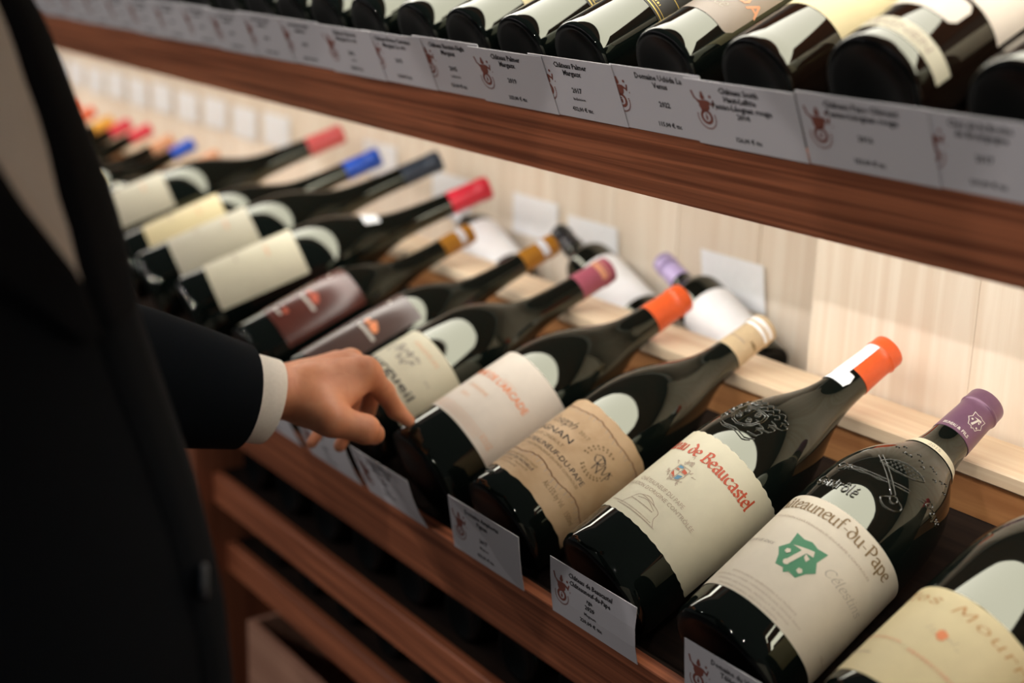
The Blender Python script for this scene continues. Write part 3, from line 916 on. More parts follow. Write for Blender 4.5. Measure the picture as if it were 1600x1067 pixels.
# ---- right-hand bottle, pale yellow label (M)
t_ = (-0.592, 0.352, 0.225)
b = Bottle((-0.604, 0.012, 0.048), t_, 0.0600, seg=64, rail=True)
tag(b.root, 'dark magnum cut by the right edge with pale yellow label and orange diamond', 'wine bottle', MG)
lab = b.label(.018, .1190, -92, 125, M['lab_yellow'], n=60)
b.art(place(pen_text('Clos Mourre', .16, 40, shear=.15, thin=.06, gap=.22), w=.150, h=.0066), M['ink_ochre'], .1015, 16, parent=lab)
b.art(poly2d([(-.004, .003), (.0, .0045), (.0045, .002), (.003, -.004), (-.0005, -.0055), (-.0045, -.002)]), M['ink_orange'], .0800, 13.5, parent=lab, name='diamond_emblem')
r_ = random.Random(8)
b.art(pen([[(-.014 + i * .004, r_.uniform(-.004, .005)), (-.013 + i * .004 + .002, r_.uniform(-.005, .004))] for i in range(8)], .001, 30, .0005, 1), M['ink_soft'], .0802, 13.5, .0006, parent=lab, name='sprig_drawing')
b.art(place(dashes(14, 0, .6, 11), w=.050, h=.0030), M['ink_pale_orange'], .0560, -30, parent=lab)
b.art(place(dashes(16, 0, .7, 12), w=.070, h=.0040), M['ink_pale_orange'], .0530, 36, parent=lab)
b.art(place(dashes(10, 0, .6, 13), w=.030, h=.0022), M['ink_soft'], .0380, -36, parent=lab)
b.cap(M['cap_red'], b.L * .86)

# ---- farther magnums on the lower tier
ords = ['first', 'second', 'third', 'fourth', 'fifth', 'sixth', 'seventh', 'eighth', 'ninth', 'tenth', 'eleventh', 'twelfth', 'thirteenth', 'fourteenth', 'fifteenth', 'sixteenth', 'seventeenth', 'eighteenth', 'nineteenth', 'twentieth']
far = [((-1.880, 0.004, 0.086), (-1.736, 0.424, 0.266), .0600, 'lab_cream', .045, .180, 'cap_red', 'dark magnum with broad cream label and bright red capsule', 1),
       ((-2.045, 0.006, 0.090), (-1.900, 0.442, 0.282), .0580, 'lab_grey', .055, .185, 'cap_navy', 'dark magnum with grey cream label and navy capsule', 0),
       ((-2.170, 0.010, 0.090), (-2.034, 0.408, 0.271), .0540, 'lab_yellow', .060, .190, 'cap_blue', 'dark magnum with pale yellow label and bright blue capsule', 0),
       ((-2.375, 0.006, 0.098), (-2.232, 0.448, 0.282), .0590, 'lab_grey', .050, .180, 'cap_pink', 'dark magnum with beige label and coral capsule standing clear of the rest', 0)]
for base_, t_, r_b, lm, s0, s1, cap_, lb, band in far:
    b = Bottle(base_, t_, r_b, 'slim', seg=44, rail=True)
    tag(b.root, lb, 'wine bottle', MG)
    lab = b.label(s0, s1, -95, 84, M[lm], n=40, rows=8)
    b.art(place(dashes(9, 0, .7, int(-base_[0] * 100)), w=.034, h=.0045), M['ink_soft'], s0 + .045, 8, parent=lab)
    b.art(place(dashes(7, 0, .7, int(-base_[0] * 90)), w=.022, h=.006), M['ink_pale_orange'], s0 + .090, 28, parent=lab)
    b.cap(M[cap_], b.L * .865)
    if band:
        b.label(.283, .306, -45, 40, M['lab_white'], off=.0006, n=14, rows=5, name='neck_label')
caps = ['cap_peach', 'cap_blue', 'cap_peach', 'cap_red', 'cap_red', 'cap_yellow', 'cap_orange', 'cap_orange', 'cap_black', 'cap_peach', 'cap_orange', 'cap_pink', 'cap_plum', 'cap_red', 'cap_silver', 'cap_blue', 'cap_plum']
cname = {'cap_peach': 'peach', 'cap_blue': 'blue', 'cap_red': 'red', 'cap_yellow': 'golden yellow', 'cap_orange': 'orange', 'cap_black': 'black', 'cap_pink': 'coral', 'cap_plum': 'plum', 'cap_silver': 'silver'}
labs = ['lab_cream', 'lab_yellow', 'lab_yellow', 'lab_cream', 'lab_yellow', 'lab_cream', 'lab_yellow']
r_ = random.Random(21)
for i, c in enumerate(caps):
    xb = -2.56 - i * .112
    dz = r_.uniform(-.004, .008)
    b = Bottle((xb, 0.018, 0.062 + dz), (xb + .035 + r_.uniform(-.01, .01), 0.018 + .318, 0.062 + dz + .150), .044, 'slim', seg=28, rail=True)
    tag(b.root, 'blurred %s-capped bottle, %s beyond the coral-capped magnum along the lower tier' % (cname[c], ords[i]), 'wine bottle', 'far bottles on the lower tier')
    b.label(.050, .160, -92, 90, M[labs[i % 7]], n=24)
    b.cap(M[c], b.L * .86, seg=24)

# ---- bottles of the upper tier (bases to the front)
UG = 'bottles on the upper tier'
ups = [(-0.576, .1250, .0415, 'white'), (-0.700, .1285, .0450, 'band'), (-0.821, .123, .0395, 'cream'), (-0.932, .124, .0370, 'taupe'), (-1.051, .121, .0375, 'blackgold'),
       (-1.146, .121, .0375, 'gold'), (-1.239, .123, .0375, 'cream'), (-1.337, .123, .0375, 'cream'), (-1.441, .124, .0375, 'cream'), (-1.540, .124, .0375, 'plain'), (-1.632, .124, .0375, 'cream'), (-1.723, .125, .0375, 'plain')]
for i in range(10):
    ups.append((-1.82 - i * .098, .125, .0370, 'plain' if i % 3 else 'cream'))
uplab = {0: 'dark bottle with white label at the right end of the upper tier', 1: 'stout dark bottle with pale label and narrow lettered strip at its foot, upper tier',
         2: 'dark bottle with yellow cream label right of the taupe-labelled one, upper tier', 3: 'dark bottle with taupe label and peach capitals on the upper tier',
         4: 'dark bottle with black and gold label left of the taupe-labelled one', 5: 'dark bottle with gold edged black label, second left of the taupe-labelled one'}
for i, (xx, nn, rr_, kind) in enumerate(ups):
    b0 = up(xx, .020, nn)
    ax = Vector((0, math.cos(math.radians(24.5)), math.sin(math.radians(24.5))))
    Lb = rr_ * 7.9
    b = Bottle(tuple(b0), tuple(b0 + ax * Lb), rr_, 'bordeaux', seg=56 if i < 9 else 32, glass='glass_brown' if i < 3 else 'glass')
    tag(b.root, uplab.get(i, 'dark bottle on the upper tier, %s to the left of the taupe-labelled one' % ords[i - 4] if i > 3 else ''), 'wine bottle', UG)
    if kind == 'white':
        b.label(.085, .185, -92, 92, M['lab_pink'], n=30)
    elif kind == 'band':
        b.label(.088, .200, -92, 92, M['lab_pink'], n=30)
        lb = b.label(.018, .034, -80, 88, M['lab_cream'], n=30, name='foot_label')
        b.text('VEGNEN', M['ink_soft'], .022, 18, w=.062, h=.008, parent=lb)
        b.label(.056, .084, -60, 50, M['lab_pink'], n=24, corner=.006, name='shoulder_label')
    elif kind == 'cream':
        lb = b.label(.064 if i < 4 else .060, .175, -80, 80, M['lab_yellow'], n=30)
        b.art(place(dashes(12, 0, .6, i), w=.05, h=.004), M['ink_soft'], .10, 10, parent=lb)
    elif kind == 'taupe':
        lb = b.label(.046, .170, -72, 72, M['lab_taupe'], n=30, corner=.008)
        b.text('UCHIDA', M['cap_peach'], .0800, 14, w=.078, h=.0125, parent=lb, bold=.015)
        b.art(place(pen_text('Ceperes', .12, 40, shear=.3, thin=.06) if False else pen_text('Cuvée'.replace('v', 'u'), .10, 40, shear=.3, thin=.05), w=.030, h=.0070), M['lab_grey'], .0620, 14, parent=lb)
    elif kind in ('blackgold', 'gold'):
        lb = b.label(.072, .150, -85, 85, M['lab_black'], n=30)
        for s_, t_h in ((.074, .0012), (.078, .0007), (.098, .001)):
            b.label(s_, s_ + t_h, -84, 84, M['gold_ink'], n=30, off=.0008, parent=lb, name='gold_line')
        b.text('MARGAUX', M['gold_ink'], .0850, 14, w=.052, h=.0085, parent=lb)
        b.art(place(dashes(14, 0, .7, 3), w=.06, h=.003), M['gold_ink'], .0805, 14, parent=lb)
    b.cap(M['cap_plum' if i % 2 else 'cap_black'], b.L * .83, seg=24)

# ---- bottles in the recess behind the rail, tilted towards the aisle
rec = [((-1.153, 0.436, 0.131), (-1.372, 0.455, 0.222), .036, 'cap_lav', 'lavender-capped bottle with white label lying behind the neck rail'),
       ((-1.375, 0.440, 0.132), (-1.602, 0.458, 0.217), .037, 'cap_black', 'black-capped bottle with large white label behind the plum capsule'),
       ((-1.675, 0.436, 0.131), (-1.880, 0.456, 0.205), .036, 'cap_silver', 'dark bottle with silver white band behind the amber capsules')]
def lean_bottle(base, tip, r, cap_, lb):
    b_, t_ = Vector(base), Vector(tip)
    d = (t_ - b_).normalized()
    e1 = Vector((.45, -.62, .64)); e1 = (e1 - d * e1.dot(d)).normalized()
    e2 = d.cross(e1)
    q = Bottle((0, 0, 0), (0.0, .3, .02), r, 'bordeaux', seg=40) if False else None
    return b_, t_, d, e1, e2
for base_, tip_, r_b, cap_, lb in rec:
    b_, t_, d, e1, e2 = lean_bottle(base_, tip_, r_b, cap_, lb)
    Lq = (t_ - b_).length
    b = Bottle((0, 0, 0), (0.0, .9 * Lq, .4359 * Lq), r_b, 'bordeaux', seg=40)
    b.root.matrix_world = Matrix(((e1.x, e2.x, d.x, b_.x), (e1.y, e2.y, d.y, b_.y), (e1.z, e2.z, d.z, b_.z), (0, 0, 0, 1)))
    tag(b.root, lb, 'wine bottle', 'bottles behind the neck rail')
    b.label(.022, .125, -85, 85, M['lab_white'], n=30)
    b.cap(M[cap_], b.L * .80, seg=28)

# ---- dark bottles lying in the low bins
for row, (zz, yy, rr_, n, x0) in enumerate(((-0.193, .085, .0375, 14, -1.86), (-0.317, .105, .033, 12, -1.84))):
    for i in range(n):
        xx = x0 + i * .115
        b = Bottle((xx, yy, zz + rr_ + .0005), (xx, yy + rr_ * 7.9, zz + rr_ + .0005 + .012), rr_, 'bordeaux', seg=32)
        tag(b.root, 'dark bottle lying in the shadowed %s bin, %s from the side upright' % ('upper' if row == 0 else 'lower', ords[i]), 'wine bottle', 'bottles in the low bins')
        b.cap(M['cap_black'], b.L * .83, seg=20)

# ------------------------------------------------------------------ price tags
def wallfr(x, s, n):
    return Vector((x, .499 + s, n))
def tag_at(frame, xl, n0, w, h, lines, label, group, emb=True, lean=0.0, curl=0.0, name='price_tag', emx=.018, soff=0.0, detail=True, back=0.0):
    """card with its lower left corner at (xl, n0) of a tier's front plane"""
    nx = 8
    def pt(u, v, off):
        bend = curl * .0035 * math.sin(math.pi * v / h) * (.3 + .7 * u / w) - curl * .0012 * v / h
        return frame(xl + u + lean * v, soff - .0012 - off - bend + back * v / h, n0 + v)
    vs, fs = [], []
    for j in range(nx + 1):
        for k in range(4):
            vs.append(pt(w * j / nx, h * k / 3, .0003)); 
    kf = len(vs)
    for j in range(nx + 1):
        for k in range(4):
            vs.append(pt(w * j / nx, h * k / 3, -.0003))
    for j in range(nx):
        for k in range(3):
            a = j * 4 + k
            fs.append((a, a + 4, a + 5, a + 1)); fs.append((kf + a, kf + a + 1, kf + a + 5, kf + a + 4))
        fs.append((j * 4, kf + j * 4, kf + j * 4 + 4, j * 4 + 4)); fs.append((j * 4 + 3, j * 4 + 7, kf + j * 4 + 7, kf + j * 4 + 3))
    fs.append((0, 1, kf + 1, kf)); fs.append((1, 2, kf + 2, kf + 1)); fs.append((2, 3, kf + 3, kf + 2))
    e = nx * 4
    fs.append((e, kf + e, kf + e + 1, e + 1)); fs.append((e + 1, kf + e + 1, kf + e + 2, e + 2)); fs.append((e + 2, kf + e + 2, kf + e + 3, e + 3))
    o = mk(name, vs, fs, M['paper' if frame is not wallfr else 'lab_white'])  # wall tags get whiter paper, their overlit look put into the colour
    tag(o, label, 'price tag', group)
    if emb:
        v_, f_ = EMB
        mk('printed_emblem', [pt(emx + p[0] * .026, h * .40 + p[1] * .026, .0006) for p in v_], f_, M['ink_emblem'], o)
    g = []
    cx = .062
    for (txt, yy, hh, bold) in lines:
        if detail:
            a = place(text2d(txt, .030 if bold else .008, 0, 1), h=hh, x=cx, y=yy * h)
        else:
            a = place(dashes(max(3, len(txt) * .45), 0, .7, len(txt)), h=hh, w=len(txt) * hh * .72, x=cx, y=yy * h)
        g.append(a)
    if g:
        v_, f_ = merge(*g)
        mk('printed_text', [pt(p[0], p[1], .0006) for p in v_], f_, M['ink'], o)
    return o

def lines3(a, b, year, extra, price, c=None):
    H = .0053
    L = [(a, .84, H, 1)]
    y = .72
    if b: L.append((b, y, H, 1)); y -= .12
    if c: L.append((c, y, H, 1)); y -= .11
    y = min(y, .48)
    L.append((year, y if c else .44, .0050, 1))
    if extra: L.append((extra, .31, .0034, 0))
    L.append((price, .13, .0042, 1))
    return L
TG = 'price tags along the upper front board'
uptags = [(-0.631 - .020, lines3('Clos de la Roche', 'de Bourgogne', '2017', '', '210,00 € ttc'), 'white price tag cut by the right edge of the upper front board'),
          (-0.754, lines3('Château Pape Clément', 'Pessac-Léognan rouge', '2016', '', '153,00 € ttc'), 'white price tag second from the right edge on the upper front board'),
          (-0.879, lines3('Château Smith', 'Haut-Lafitte', '2014', '', '126,00 € ttc', 'Pessac-Léognan rouge'), 'white price tag with four bold lines under the cream-labelled upper bottle'),
          (-0.977, lines3('Domaine Uchida La', 'Venus', '2022', '', '115,00 € ttc'), 'white price tag with half-hidden emblem dated 2022 under the upper bottles'),
          (-1.098, lines3('Château Palmer', 'Margaux', '2017', 'Indivision', '432,00 € ttc'), 'sharp white price tag dated 2017 with whole russet emblem, upper front board'),
          (-1.200, lines3('Château Palmer', 'Margaux', '2019', '', '333,00 € ttc'), 'white price tag dated 2019 just left of the sharp 2017 one'),
          (-1.308, lines3('Château Rauzan-Ségla', 'Margaux', '2005', 'Indivision', '156,00 € ttc'), 'white price tag dated 2005, second left of the sharp 2017 one'),
          (-1.416, lines3('Château Brane-Cantenac', 'Margaux 2e cru', '2015', '', '124,00 € ttc'), 'white price tag, third left of the sharp 2017 one'),
          (-1.521, lines3('Château Giscours', 'Margaux 3e cru', '2016', 'Caisse', '98,00 € ttc'), 'white price tag, fourth left of the sharp 2017 one')]
for i, (xl, L, lb) in enumerate(uptags):
    tag_at(up, xl, .0735, .124 if i not in (3,) else .116, .0612 + .0012 * math.sin(i * 2.3), L, lb, TG, soff=-.0011 * (i % 3), emx=.018 if i != 3 else .004)
for i in range(9, 30):
    xl = -1.640 - (i - 9) * .103
    tag_at(up, xl, .0735, .118, .0610 + .0012 * math.sin(i * 2.1), lines3('Domaine Ancien', 'Margaux', '2015', '', '100,00 € ttc'),
           'blurred white price tag on upper front board, %s left of the sharp 2017 one' % (ords[i - 5] if i - 5 < 20 else ('twenty-' + ords[i - 25])), TG, soff=-.0011 * (i % 3), detail=False)
LG = 'price tags along the lower front board'
W_, H_ = .128, .066
low_tags = [(-0.800, lines3('Domaine du Vieux', 'Télégraphe', '2015', 'Magnum', '185,00 € ttc'), 'price tag before the green shield magnum at the bottom edge', .16, .3, .012),
            (-0.992, [('Château de Beaucastel', .84, .0050, 1), ('Châteauneuf-du-Pape', .72, .0050, 1), ('rge', .585, .0046, 1), ('2020', .46, .0050, 1), ('Magnum', .33, .0038, 0), ('220,00 € ttc', .17, .0046, 1)], 'curled price tag before the red blackletter magnum', .17, 1.0, .012),
            (-1.168, lines3('Domaine Amphoras', 'Pignan', '2017', 'Magnum', '425,00 € ttc'), 'price tag dated 2017 before the parchment-labelled magnum', .12, .4, .012),
            (-1.350, [('Domaine de l\'Arcade', .84, .0046, 1), ('Cairanne rouge', .73, .0046, 1), ('rge', .62, .0042, 0), ('2021', .52, .0046, 1), ('Magnum', .38, .0036, 0), ('64,00 € ttc', .26, .0040, 1)], 'leaning price tag just right of the curled fingertips', -.05, .8, .0),
            (-1.496, lines3('Bourgueil', 'rouge', '2018', 'Magnum', '72,00 € ttc'), 'price tag half hidden under the hand', -.05, .6, .0)]
for xl, L, lb, lean, curl, bk in low_tags:
    tag_at(low, xl, .001, W_, H_, L, lb, LG, lean=lean, curl=curl, soff=-.0006, back=bk)
for i in range(14):
    xl = -1.650 - i * .155
    tag_at(low, xl, .001, W_, H_, lines3('Domaine', 'Rouge', '2016', '', '80,00 € ttc'), 'price tag on lower front board behind the man, %s left of the hand' % ords[i], LG, lean=-.1, curl=.5, detail=False, soff=-.0006)

# tags standing at the back of the recess
BG = 'price tags against the pine back'
for i, (xc, zc, tl, lb) in enumerate(((-1.277, .209, .16, 'white price tag tilted above the lavender-capped bottle'), (-1.570, .204, .10, 'white price tag half behind the white-labelled recess bottle'),
                                      (-1.715, .215, .02, 'upright white price tag left of the amber capsules'), (-1.950, .214, .05, 'white price tag behind the bright red capsule'),
                                      (-2.185, .236, .05, 'white price tag between the blue and navy capsules'))):
    tag_at(wallfr, xc - .058, zc - .031, .116, .062, [], lb, BG, emb=False, lean=-tl)
    # small printed mark only
for i in range(13):
    xc = -2.60 - i * .150
    tag_at(wallfr, xc - .058, .205 - .003 * (i % 2), .116, .064, [], 'overlit white price tag on pine back, %s left of the coral capsule' % ords[i], BG, emb=False, lean=.05 * math.sin(i))

# ------------------------------------------------------------------ crate at the bottom
cr = empty('wooden_crate', Matrix.Translation((-1.62, .2, -.78)))
tag(cr, 'open raw wooden crate standing low in the rack beside the upright', 'crate')
def cpart(name, *a):
    o = box(name, M['crate'], *a, 0.0012)
    o.parent = cr; o.matrix_parent_inverse = Matrix.Translation((-1.62, .2, -.78)).inverted()
cx0, cx1 = -1.842, -1.35
for k_ in range(3):
    z0 = -.78 + k_ * .127
    cpart('front_slat', cx0, cx1, .060, .072, z0 + .001, z0 + .126)
    cpart('back_slat', cx0, cx1, .400, .412, z0 + .001, z0 + .126)
    cpart('side_slat', cx0, cx0 + .012, .0725, .3995, z0 + .001, z0 + .126)
    cpart('side_slat', cx1 - .012, cx1, .0725, .3995, z0 + .001, z0 + .126)
cpart('crate_bottom', cx0 + .012, cx1 - .012, .0725, .3995, -.779, -.768)

# ------------------------------------------------------------------ man reaching for a bottle
man = empty('person', Matrix.Translation((-0.85, -0.60, -0.85)))
tag(man, 'person in a dark navy suit reaching left hand to touch a bottle base', 'person')
MI = Matrix.Translation((-0.85, -0.60, -0.85)).inverted()
def body_part(o):
    o.parent = man; o.matrix_parent_inverse = MI
    return o

def surface_nets(F, org, h):
    nx, ny, nz = F.shape
    S = F < 0
    acc = np.zeros((nx - 1, ny - 1, nz - 1, 3)); cnt = np.zeros((nx - 1, ny - 1, nz - 1))
    c = [(i, j, k) for i in (0, 1) for j in (0, 1) for k in (0, 1)]
    sl = lambda A, o: A[o[0]:nx - 1 + o[0], o[1]:ny - 1 + o[1], o[2]:nz - 1 + o[2]]
    for a in c:
        for ax in range(3):
            if a[ax]:
                continue
            bb = list(a); bb[ax] = 1
            fa, fb = sl(F, a), sl(F, tuple(bb))
            cr_ = (fa < 0) != (fb < 0)
            t = np.where(cr_, fa / np.where(np.abs(fa - fb) < 1e-12, 1, fa - fb), 0)
            for d in range(3):
                acc[..., d] += np.where(cr_, a[d] + (t if d == ax else 0), 0)
            cnt += cr_
    act = cnt > 0
    idx = -np.ones(act.shape, int)
    idx[act] = np.arange(act.sum())
    ii = np.argwhere(act)
    V = (ii + acc[act] / cnt[act][:, None]) * h + np.array(org)
    faces = []
    for ax in range(3):
        u, w = [(1, 2), (2, 0), (0, 1)][ax]
        s0 = [slice(None)] * 3; s1 = [slice(None)] * 3
        s0[ax] = slice(0, -1); s1[ax] = slice(1, None)
        ch = S[tuple(s0)] != S[tuple(s1)]
        for p in np.argwhere(ch):
            if p[u] == 0 or p[w] == 0 or p[u] >= idx.shape[u] or p[w] >= idx.shape[w]:
                continue
            q = []
            for du, dw in ((1, 1), (0, 1), (0, 0), (1, 0)):
                r = p.copy(); r[u] -= du; r[w] -= dw
                q.append(idx[tuple(r)])
            if min(q) < 0:
                continue
            if not S[tuple(p)]:
                q = q[::-1]
            faces.append(tuple(int(i) for i in q))
    return V, faces

def sdf_mesh(caps, h, k, pad=.03, extra=None):
    pts = np.array([c[0] for c in caps] + [c[1] for c in caps])
    rm = max(max(c[2], c[3]) for c in caps)
    lo = pts.min(0) - rm - pad * .5; hi = pts.max(0) + rm + pad * .5
    n = np.ceil((hi - lo) / h).astype(int) + 1
    g = np.stack(np.meshgrid(*[lo[i] + h * np.arange(n[i]) for i in range(3)], indexing='ij'), -1).astype(np.float32)
    F = None
    for c in caps:
        a, b_, ra, rb = np.array(c[0], np.float32), np.array(c[1], np.float32), c[2], c[3]
        kk = c[4] if len(c) > 4 else k
        d = b_ - a; L2 = float(d @ d) + 1e-9
        t = np.clip(((g - a) @ d) / L2, 0, 1)
        D = np.linalg.norm(g - a - t[..., None] * d, axis=-1) - (ra + (rb - ra) * t)
        if F is None:
            F = D
        else:
            hh = np.clip(.5 + .5 * (F - D) / kk, 0, 1)
            F = F + (D - F) * hh - kk * hh * (1 - hh)
    return surface_nets(F, lo, h)

W = (-1.2809, -.1591, .1692)
J = {'W': W, 'FA': (-1.2878, -.2234, .1843), 'EL': (-1.2750, -.4000, .2450),
     'I0': (-1.2513, -.0651, .1861), 'I1': (-1.2586, -.0373, .155), 'I2': (-1.2608, -.0206, .1301), 'I3': (-1.2516, -.0105, .1190),
     'M0': (-1.2917, -.0596, .1844), 'M1': (-1.2906, -.0283, .1548), 'M2': (-1.2968, -.0378, .1172), 'M3': (-1.2936, -.0591, .1011),
     'R0': (-1.3252, -.0579, .1738), 'R1': (-1.3326, -.0189, .1476), 'R2': (-1.3288, -.0328, .1091), 'R3': (-1.3094, -.0642, .0813),
     'P0': (-1.3533, -.059, .1605), 'P1': (-1.3686, -.0238, .1307), 'P2': (-1.3619, -.0486, .0981), 'P3': (-1.341, -.0827, .0786),
     'T0': (-1.2578, -.1525, .1538), 'T1': (-1.2163, -.1227, .1518), 'T2': (-1.2043, -.0912, .1385), 'T3': (-1.2171, -.074, .1263), 'TH': (-1.2572, -.1321, .1574)}
def mid(a, b_, t=.5):
    return tuple(np.array(J[a]) * (1 - t) + np.array(J[b_]) * t)
W2 = tuple(np.array(W) + np.array((-.018, .004, -.004)))
hand = [(J['FA'], W, .030, .0255, .01), (tuple(np.array(J['FA']) + (-.015, .0, -.006)), W2, .030, .0250, .01),
        (W, J['I0'], .0225, .0145, .012), (W, J['M0'], .0225, .0145, .012), (W2, J['R0'], .0215, .0135, .012), (W2, J['P0'], .0205, .0120, .012),
        (mid('W', 'I0', .55), mid('W', 'P0', .55), .0155, .0135, .012),
        (mid('I0', 'M0'), mid('R0', 'P0'), .0120, .0105, .008),
        (J['I0'], J['I1'], .0132, .0116, .008), (J['I1'], J['I2'], .0114, .0098, .005), (J['I2'], J['I3'], .0096, .0074, .004),
        (J['M0'], J['M1'], .0118, .0105, .005), (J['M1'], J['M2'], .0102, .0092, .003), (J['M2'], J['M3'], .0090, .0074, .003),
        (J['R0'], J['R1'], .0110, .0098, .004), (J['R1'], J['R2'], .0096, .0088, .003), (J['R2'], J['R3'], .0086, .0070, .003),
        (J['P0'], J['P1'], .0098, .0086, .004), (J['P1'], J['P2'], .0084, .0076, .003), (J['P2'], J['P3'], .0075, .0062, .003),
        (mid('I0', 'I1', .25), mid('TH', 'T1', .75), .0115, .0125, .012), (mid('W', 'I0', .75), mid('TH', 'T1', .6), .0150, .0150, .012),
        (W, J['TH'], .0200, .0210, .012), (J['TH'], J['T1'], .0210, .0158, .012), (mid('W', 'I0', .45), J['T1'], .0165, .0145, .014),
        (J['T1'], J['T2'], .0162, .0152, .006), (J['T2'], J['T3'], .0146, .0118, .005)]
V1, F1 = sdf_mesh(hand, .0017, .008)
fv = Vector((.75, .66, 0)).normalized(); lv = Vector((-.66, .75, 0)).normalized()
def tc_(z):
    """front line of the torso at height z (world)"""
    zs = (-.85, -.10, .00, .225, .283, .428, .593, .70)
    xs = (-.66, -.63, -.63, -.663, -.686, -.753, -.833, -.855)
    ys = (-.50, -.478, -.474, -.476, -.480, -.501, -.530, -.536)
    return Vector((float(np.interp(z, zs, xs)), float(np.interp(z, zs, ys)), z)) - Vector((.578, .815, 0)) * .053
AA, BB = .125, .205
def ctr(z):
    return tc_(z) - fv * AA
def V3(v):
    return tuple(v)
SHL = ctr(.55) + lv * .185 - fv * .02; SHR = ctr(.55) - lv * .185 - fv * .02
neck = ctr(.68); head = neck + Vector((0, 0, .20)) + fv * .03
HIP = ctr(.0)
core = [(V3(ctr(.05)), V3(ctr(.45)), .085, .090, .03), (V3(ctr(.45)), V3(ctr(.52)), .090, .075, .03), (V3(ctr(.5) + lv * .07), V3(SHL), .055, .045, .02), (V3(ctr(.5) - lv * .07), V3(SHR), .055, .045, .02),
        (V3(neck - Vector((0, 0, .10))), V3(neck + Vector((0, 0, .08))), .058, .056, .02),
        (V3(head), V3(head + Vector((0, 0, .05)) - fv * .015), .078, .085, .03), (V3(head + fv * .02 - Vector((0, 0, .02))), V3(head + fv * .045 - Vector((0, 0, .055))), .062, .040, .03),
        (V3(head + fv * .085 + Vector((0, 0, .02))), V3(head + fv * .105 - Vector((0, 0, .018))), .009, .014, .01),
        (V3(head + lv * .080), V3(head + lv * .086 + Vector((0, 0, .03))), .010, .013, .01), (V3(head - lv * .080), V3(head - lv * .086 + Vector((0, 0, .03))), .010, .013, .01),
        (V3(SHL), J['EL'], .042, .038, .01), (J['EL'], J['FA'], .038, .031, .01),
        (V3(SHR), V3(SHR - Vector((0, 0, .27)) - fv * .05), .042, .036, .01), (V3(SHR - Vector((0, 0, .27)) - fv * .05), V3(SHR - Vector((0, 0, .50)) - fv * .02), .040, .030, .02),
        (V3(SHR - Vector((0, 0, .50)) - fv * .02), V3(SHR - Vector((0, 0, .60))), .036, .026, .02),
        (V3(HIP + lv * .08), V3(ctr(-.40) + lv * .09), .085, .060, .04), (V3(ctr(-.40) + lv * .09), V3(ctr(-.78) + lv * .09), .058, .042, .03),
        (V3(HIP - lv * .08), V3(ctr(-.40) - lv * .09), .085, .060, .04), (V3(ctr(-.40) - lv * .09), V3(ctr(-.78) - lv * .09), .058, .042, .03)]
V2, F2 = sdf_mesh(core, .014, .03)
n1 = len(V1)
bo = mk('body', [tuple(v) for v in V1] + [tuple(v) for v in V2], list(F1) + [tuple(i + n1 for i in q) for q in F2], M['skin'], smooth=True)
sm = bo.modifiers.new('soften', 'SMOOTH'); sm.factor = .5; sm.iterations = 3
body_part(bo)
# hair cap
hv, hf = sdf_mesh([(V3(head - fv * .03 + Vector((0, 0, .055))), V3(head + fv * .02 + Vector((0, 0, .075))), .084, .074, .02), (V3(head - fv * .055), V3(head - fv * .045 + Vector((0, 0, .05))), .060, .075, .02)], .010, .02)
body_part(mk('hair', hv, hf, M['hair'], smooth=True))

# torso surface for the jacket: theta 0 = front, positive towards his right
def T_(th, z, off=0.0):
    a = math.radians(th)
    k = math.sqrt(max(0.0, 1 - max(0.0, (z - .55) / .135) ** 2))
    ca, sa = math.cos(a), math.sin(a)
    n = 2.4
    d = (abs(ca) ** n + abs(sa) ** n) ** (-1 / n)
    A = .060 + (AA - .060) * k + off; B2 = .066 + (BB - .066) * k + off
    c = ctr(z)
    return c + fv * (A * d * ca) - lv * (B2 * d * sa)
def patch(name, m, th0, th1, z0, z1, off, nth=12, nz=24, thick=.0, parent=None):
    """cloth on the torso; th0/th1 functions of z"""
    vs, fs = [], []
    for j in range(nz + 1):
        z = z0 + (z1 - z0) * j / nz
        for i in range(nth + 1):
            th = th0(z) + (th1(z) - th0(z)) * i / nth
            edge = 1.0 if 0 < i < nth else 0.0
            vs.append(T_(th, z, off if edge or not thick else off - thick))
    for j in range(nz):
        for i in range(nth):
            k = j * (nth + 1) + i
            fs.append((k, k + 1, k + nth + 2, k + nth + 1))
    o = mk(name, vs, fs, m, smooth=True)
    if parent is None:
        body_part(o)
    else:
        o.parent = parent
    return o
jk = patch('jacket', M['suit'], lambda z: -180, lambda z: 180, -.12, .683, 0.0, 64, 60)
CL = -14.0    # closing line of the jacket
vb = .432     # bottom of the shirt opening
def ph(pts):
    zs = [q[0] for q in pts]; ts = [q[1] for q in pts]
    return lambda z: float(np.interp(z, zs, ts))
edgeL = ph([(vb - .04, -14), (.434, -13), (.457, -15), (.476, -15.5), (.504, -18), (.525, -19), (.545, -19), (.66, -26)])
edgeR = ph([(vb - .04, -12), (.434, -13), (.457, -9.5), (.48, -5.5), (.504, -3), (.55, 6), (.66, 24)])
shirt = patch('shirt', M['shirt'], lambda z: edgeL(z) - 4, lambda z: edgeR(z) + 4, vb - .004, .682, .004, 8, 30)
lap = patch('lapel', M['lapel'], ph([(vb - .03, -30), (.50, -58), (.60, -70), (.66, -70)]), edgeL, vb - .03, .680, .009, 10, 30, .006)
lap2 = patch('lapel', M['lapel'], edgeR, ph([(vb - .03, -6), (.50, 30), (.60, 52), (.66, 56)]), vb - .03, .680, .009, 10, 30, .006)
fe = patch('jacket_front_edge', M['suit'], lambda z: -34, lambda z: CL - (vb - z) * 14, -.12, vb - .02, .005, 6, 30, .004)
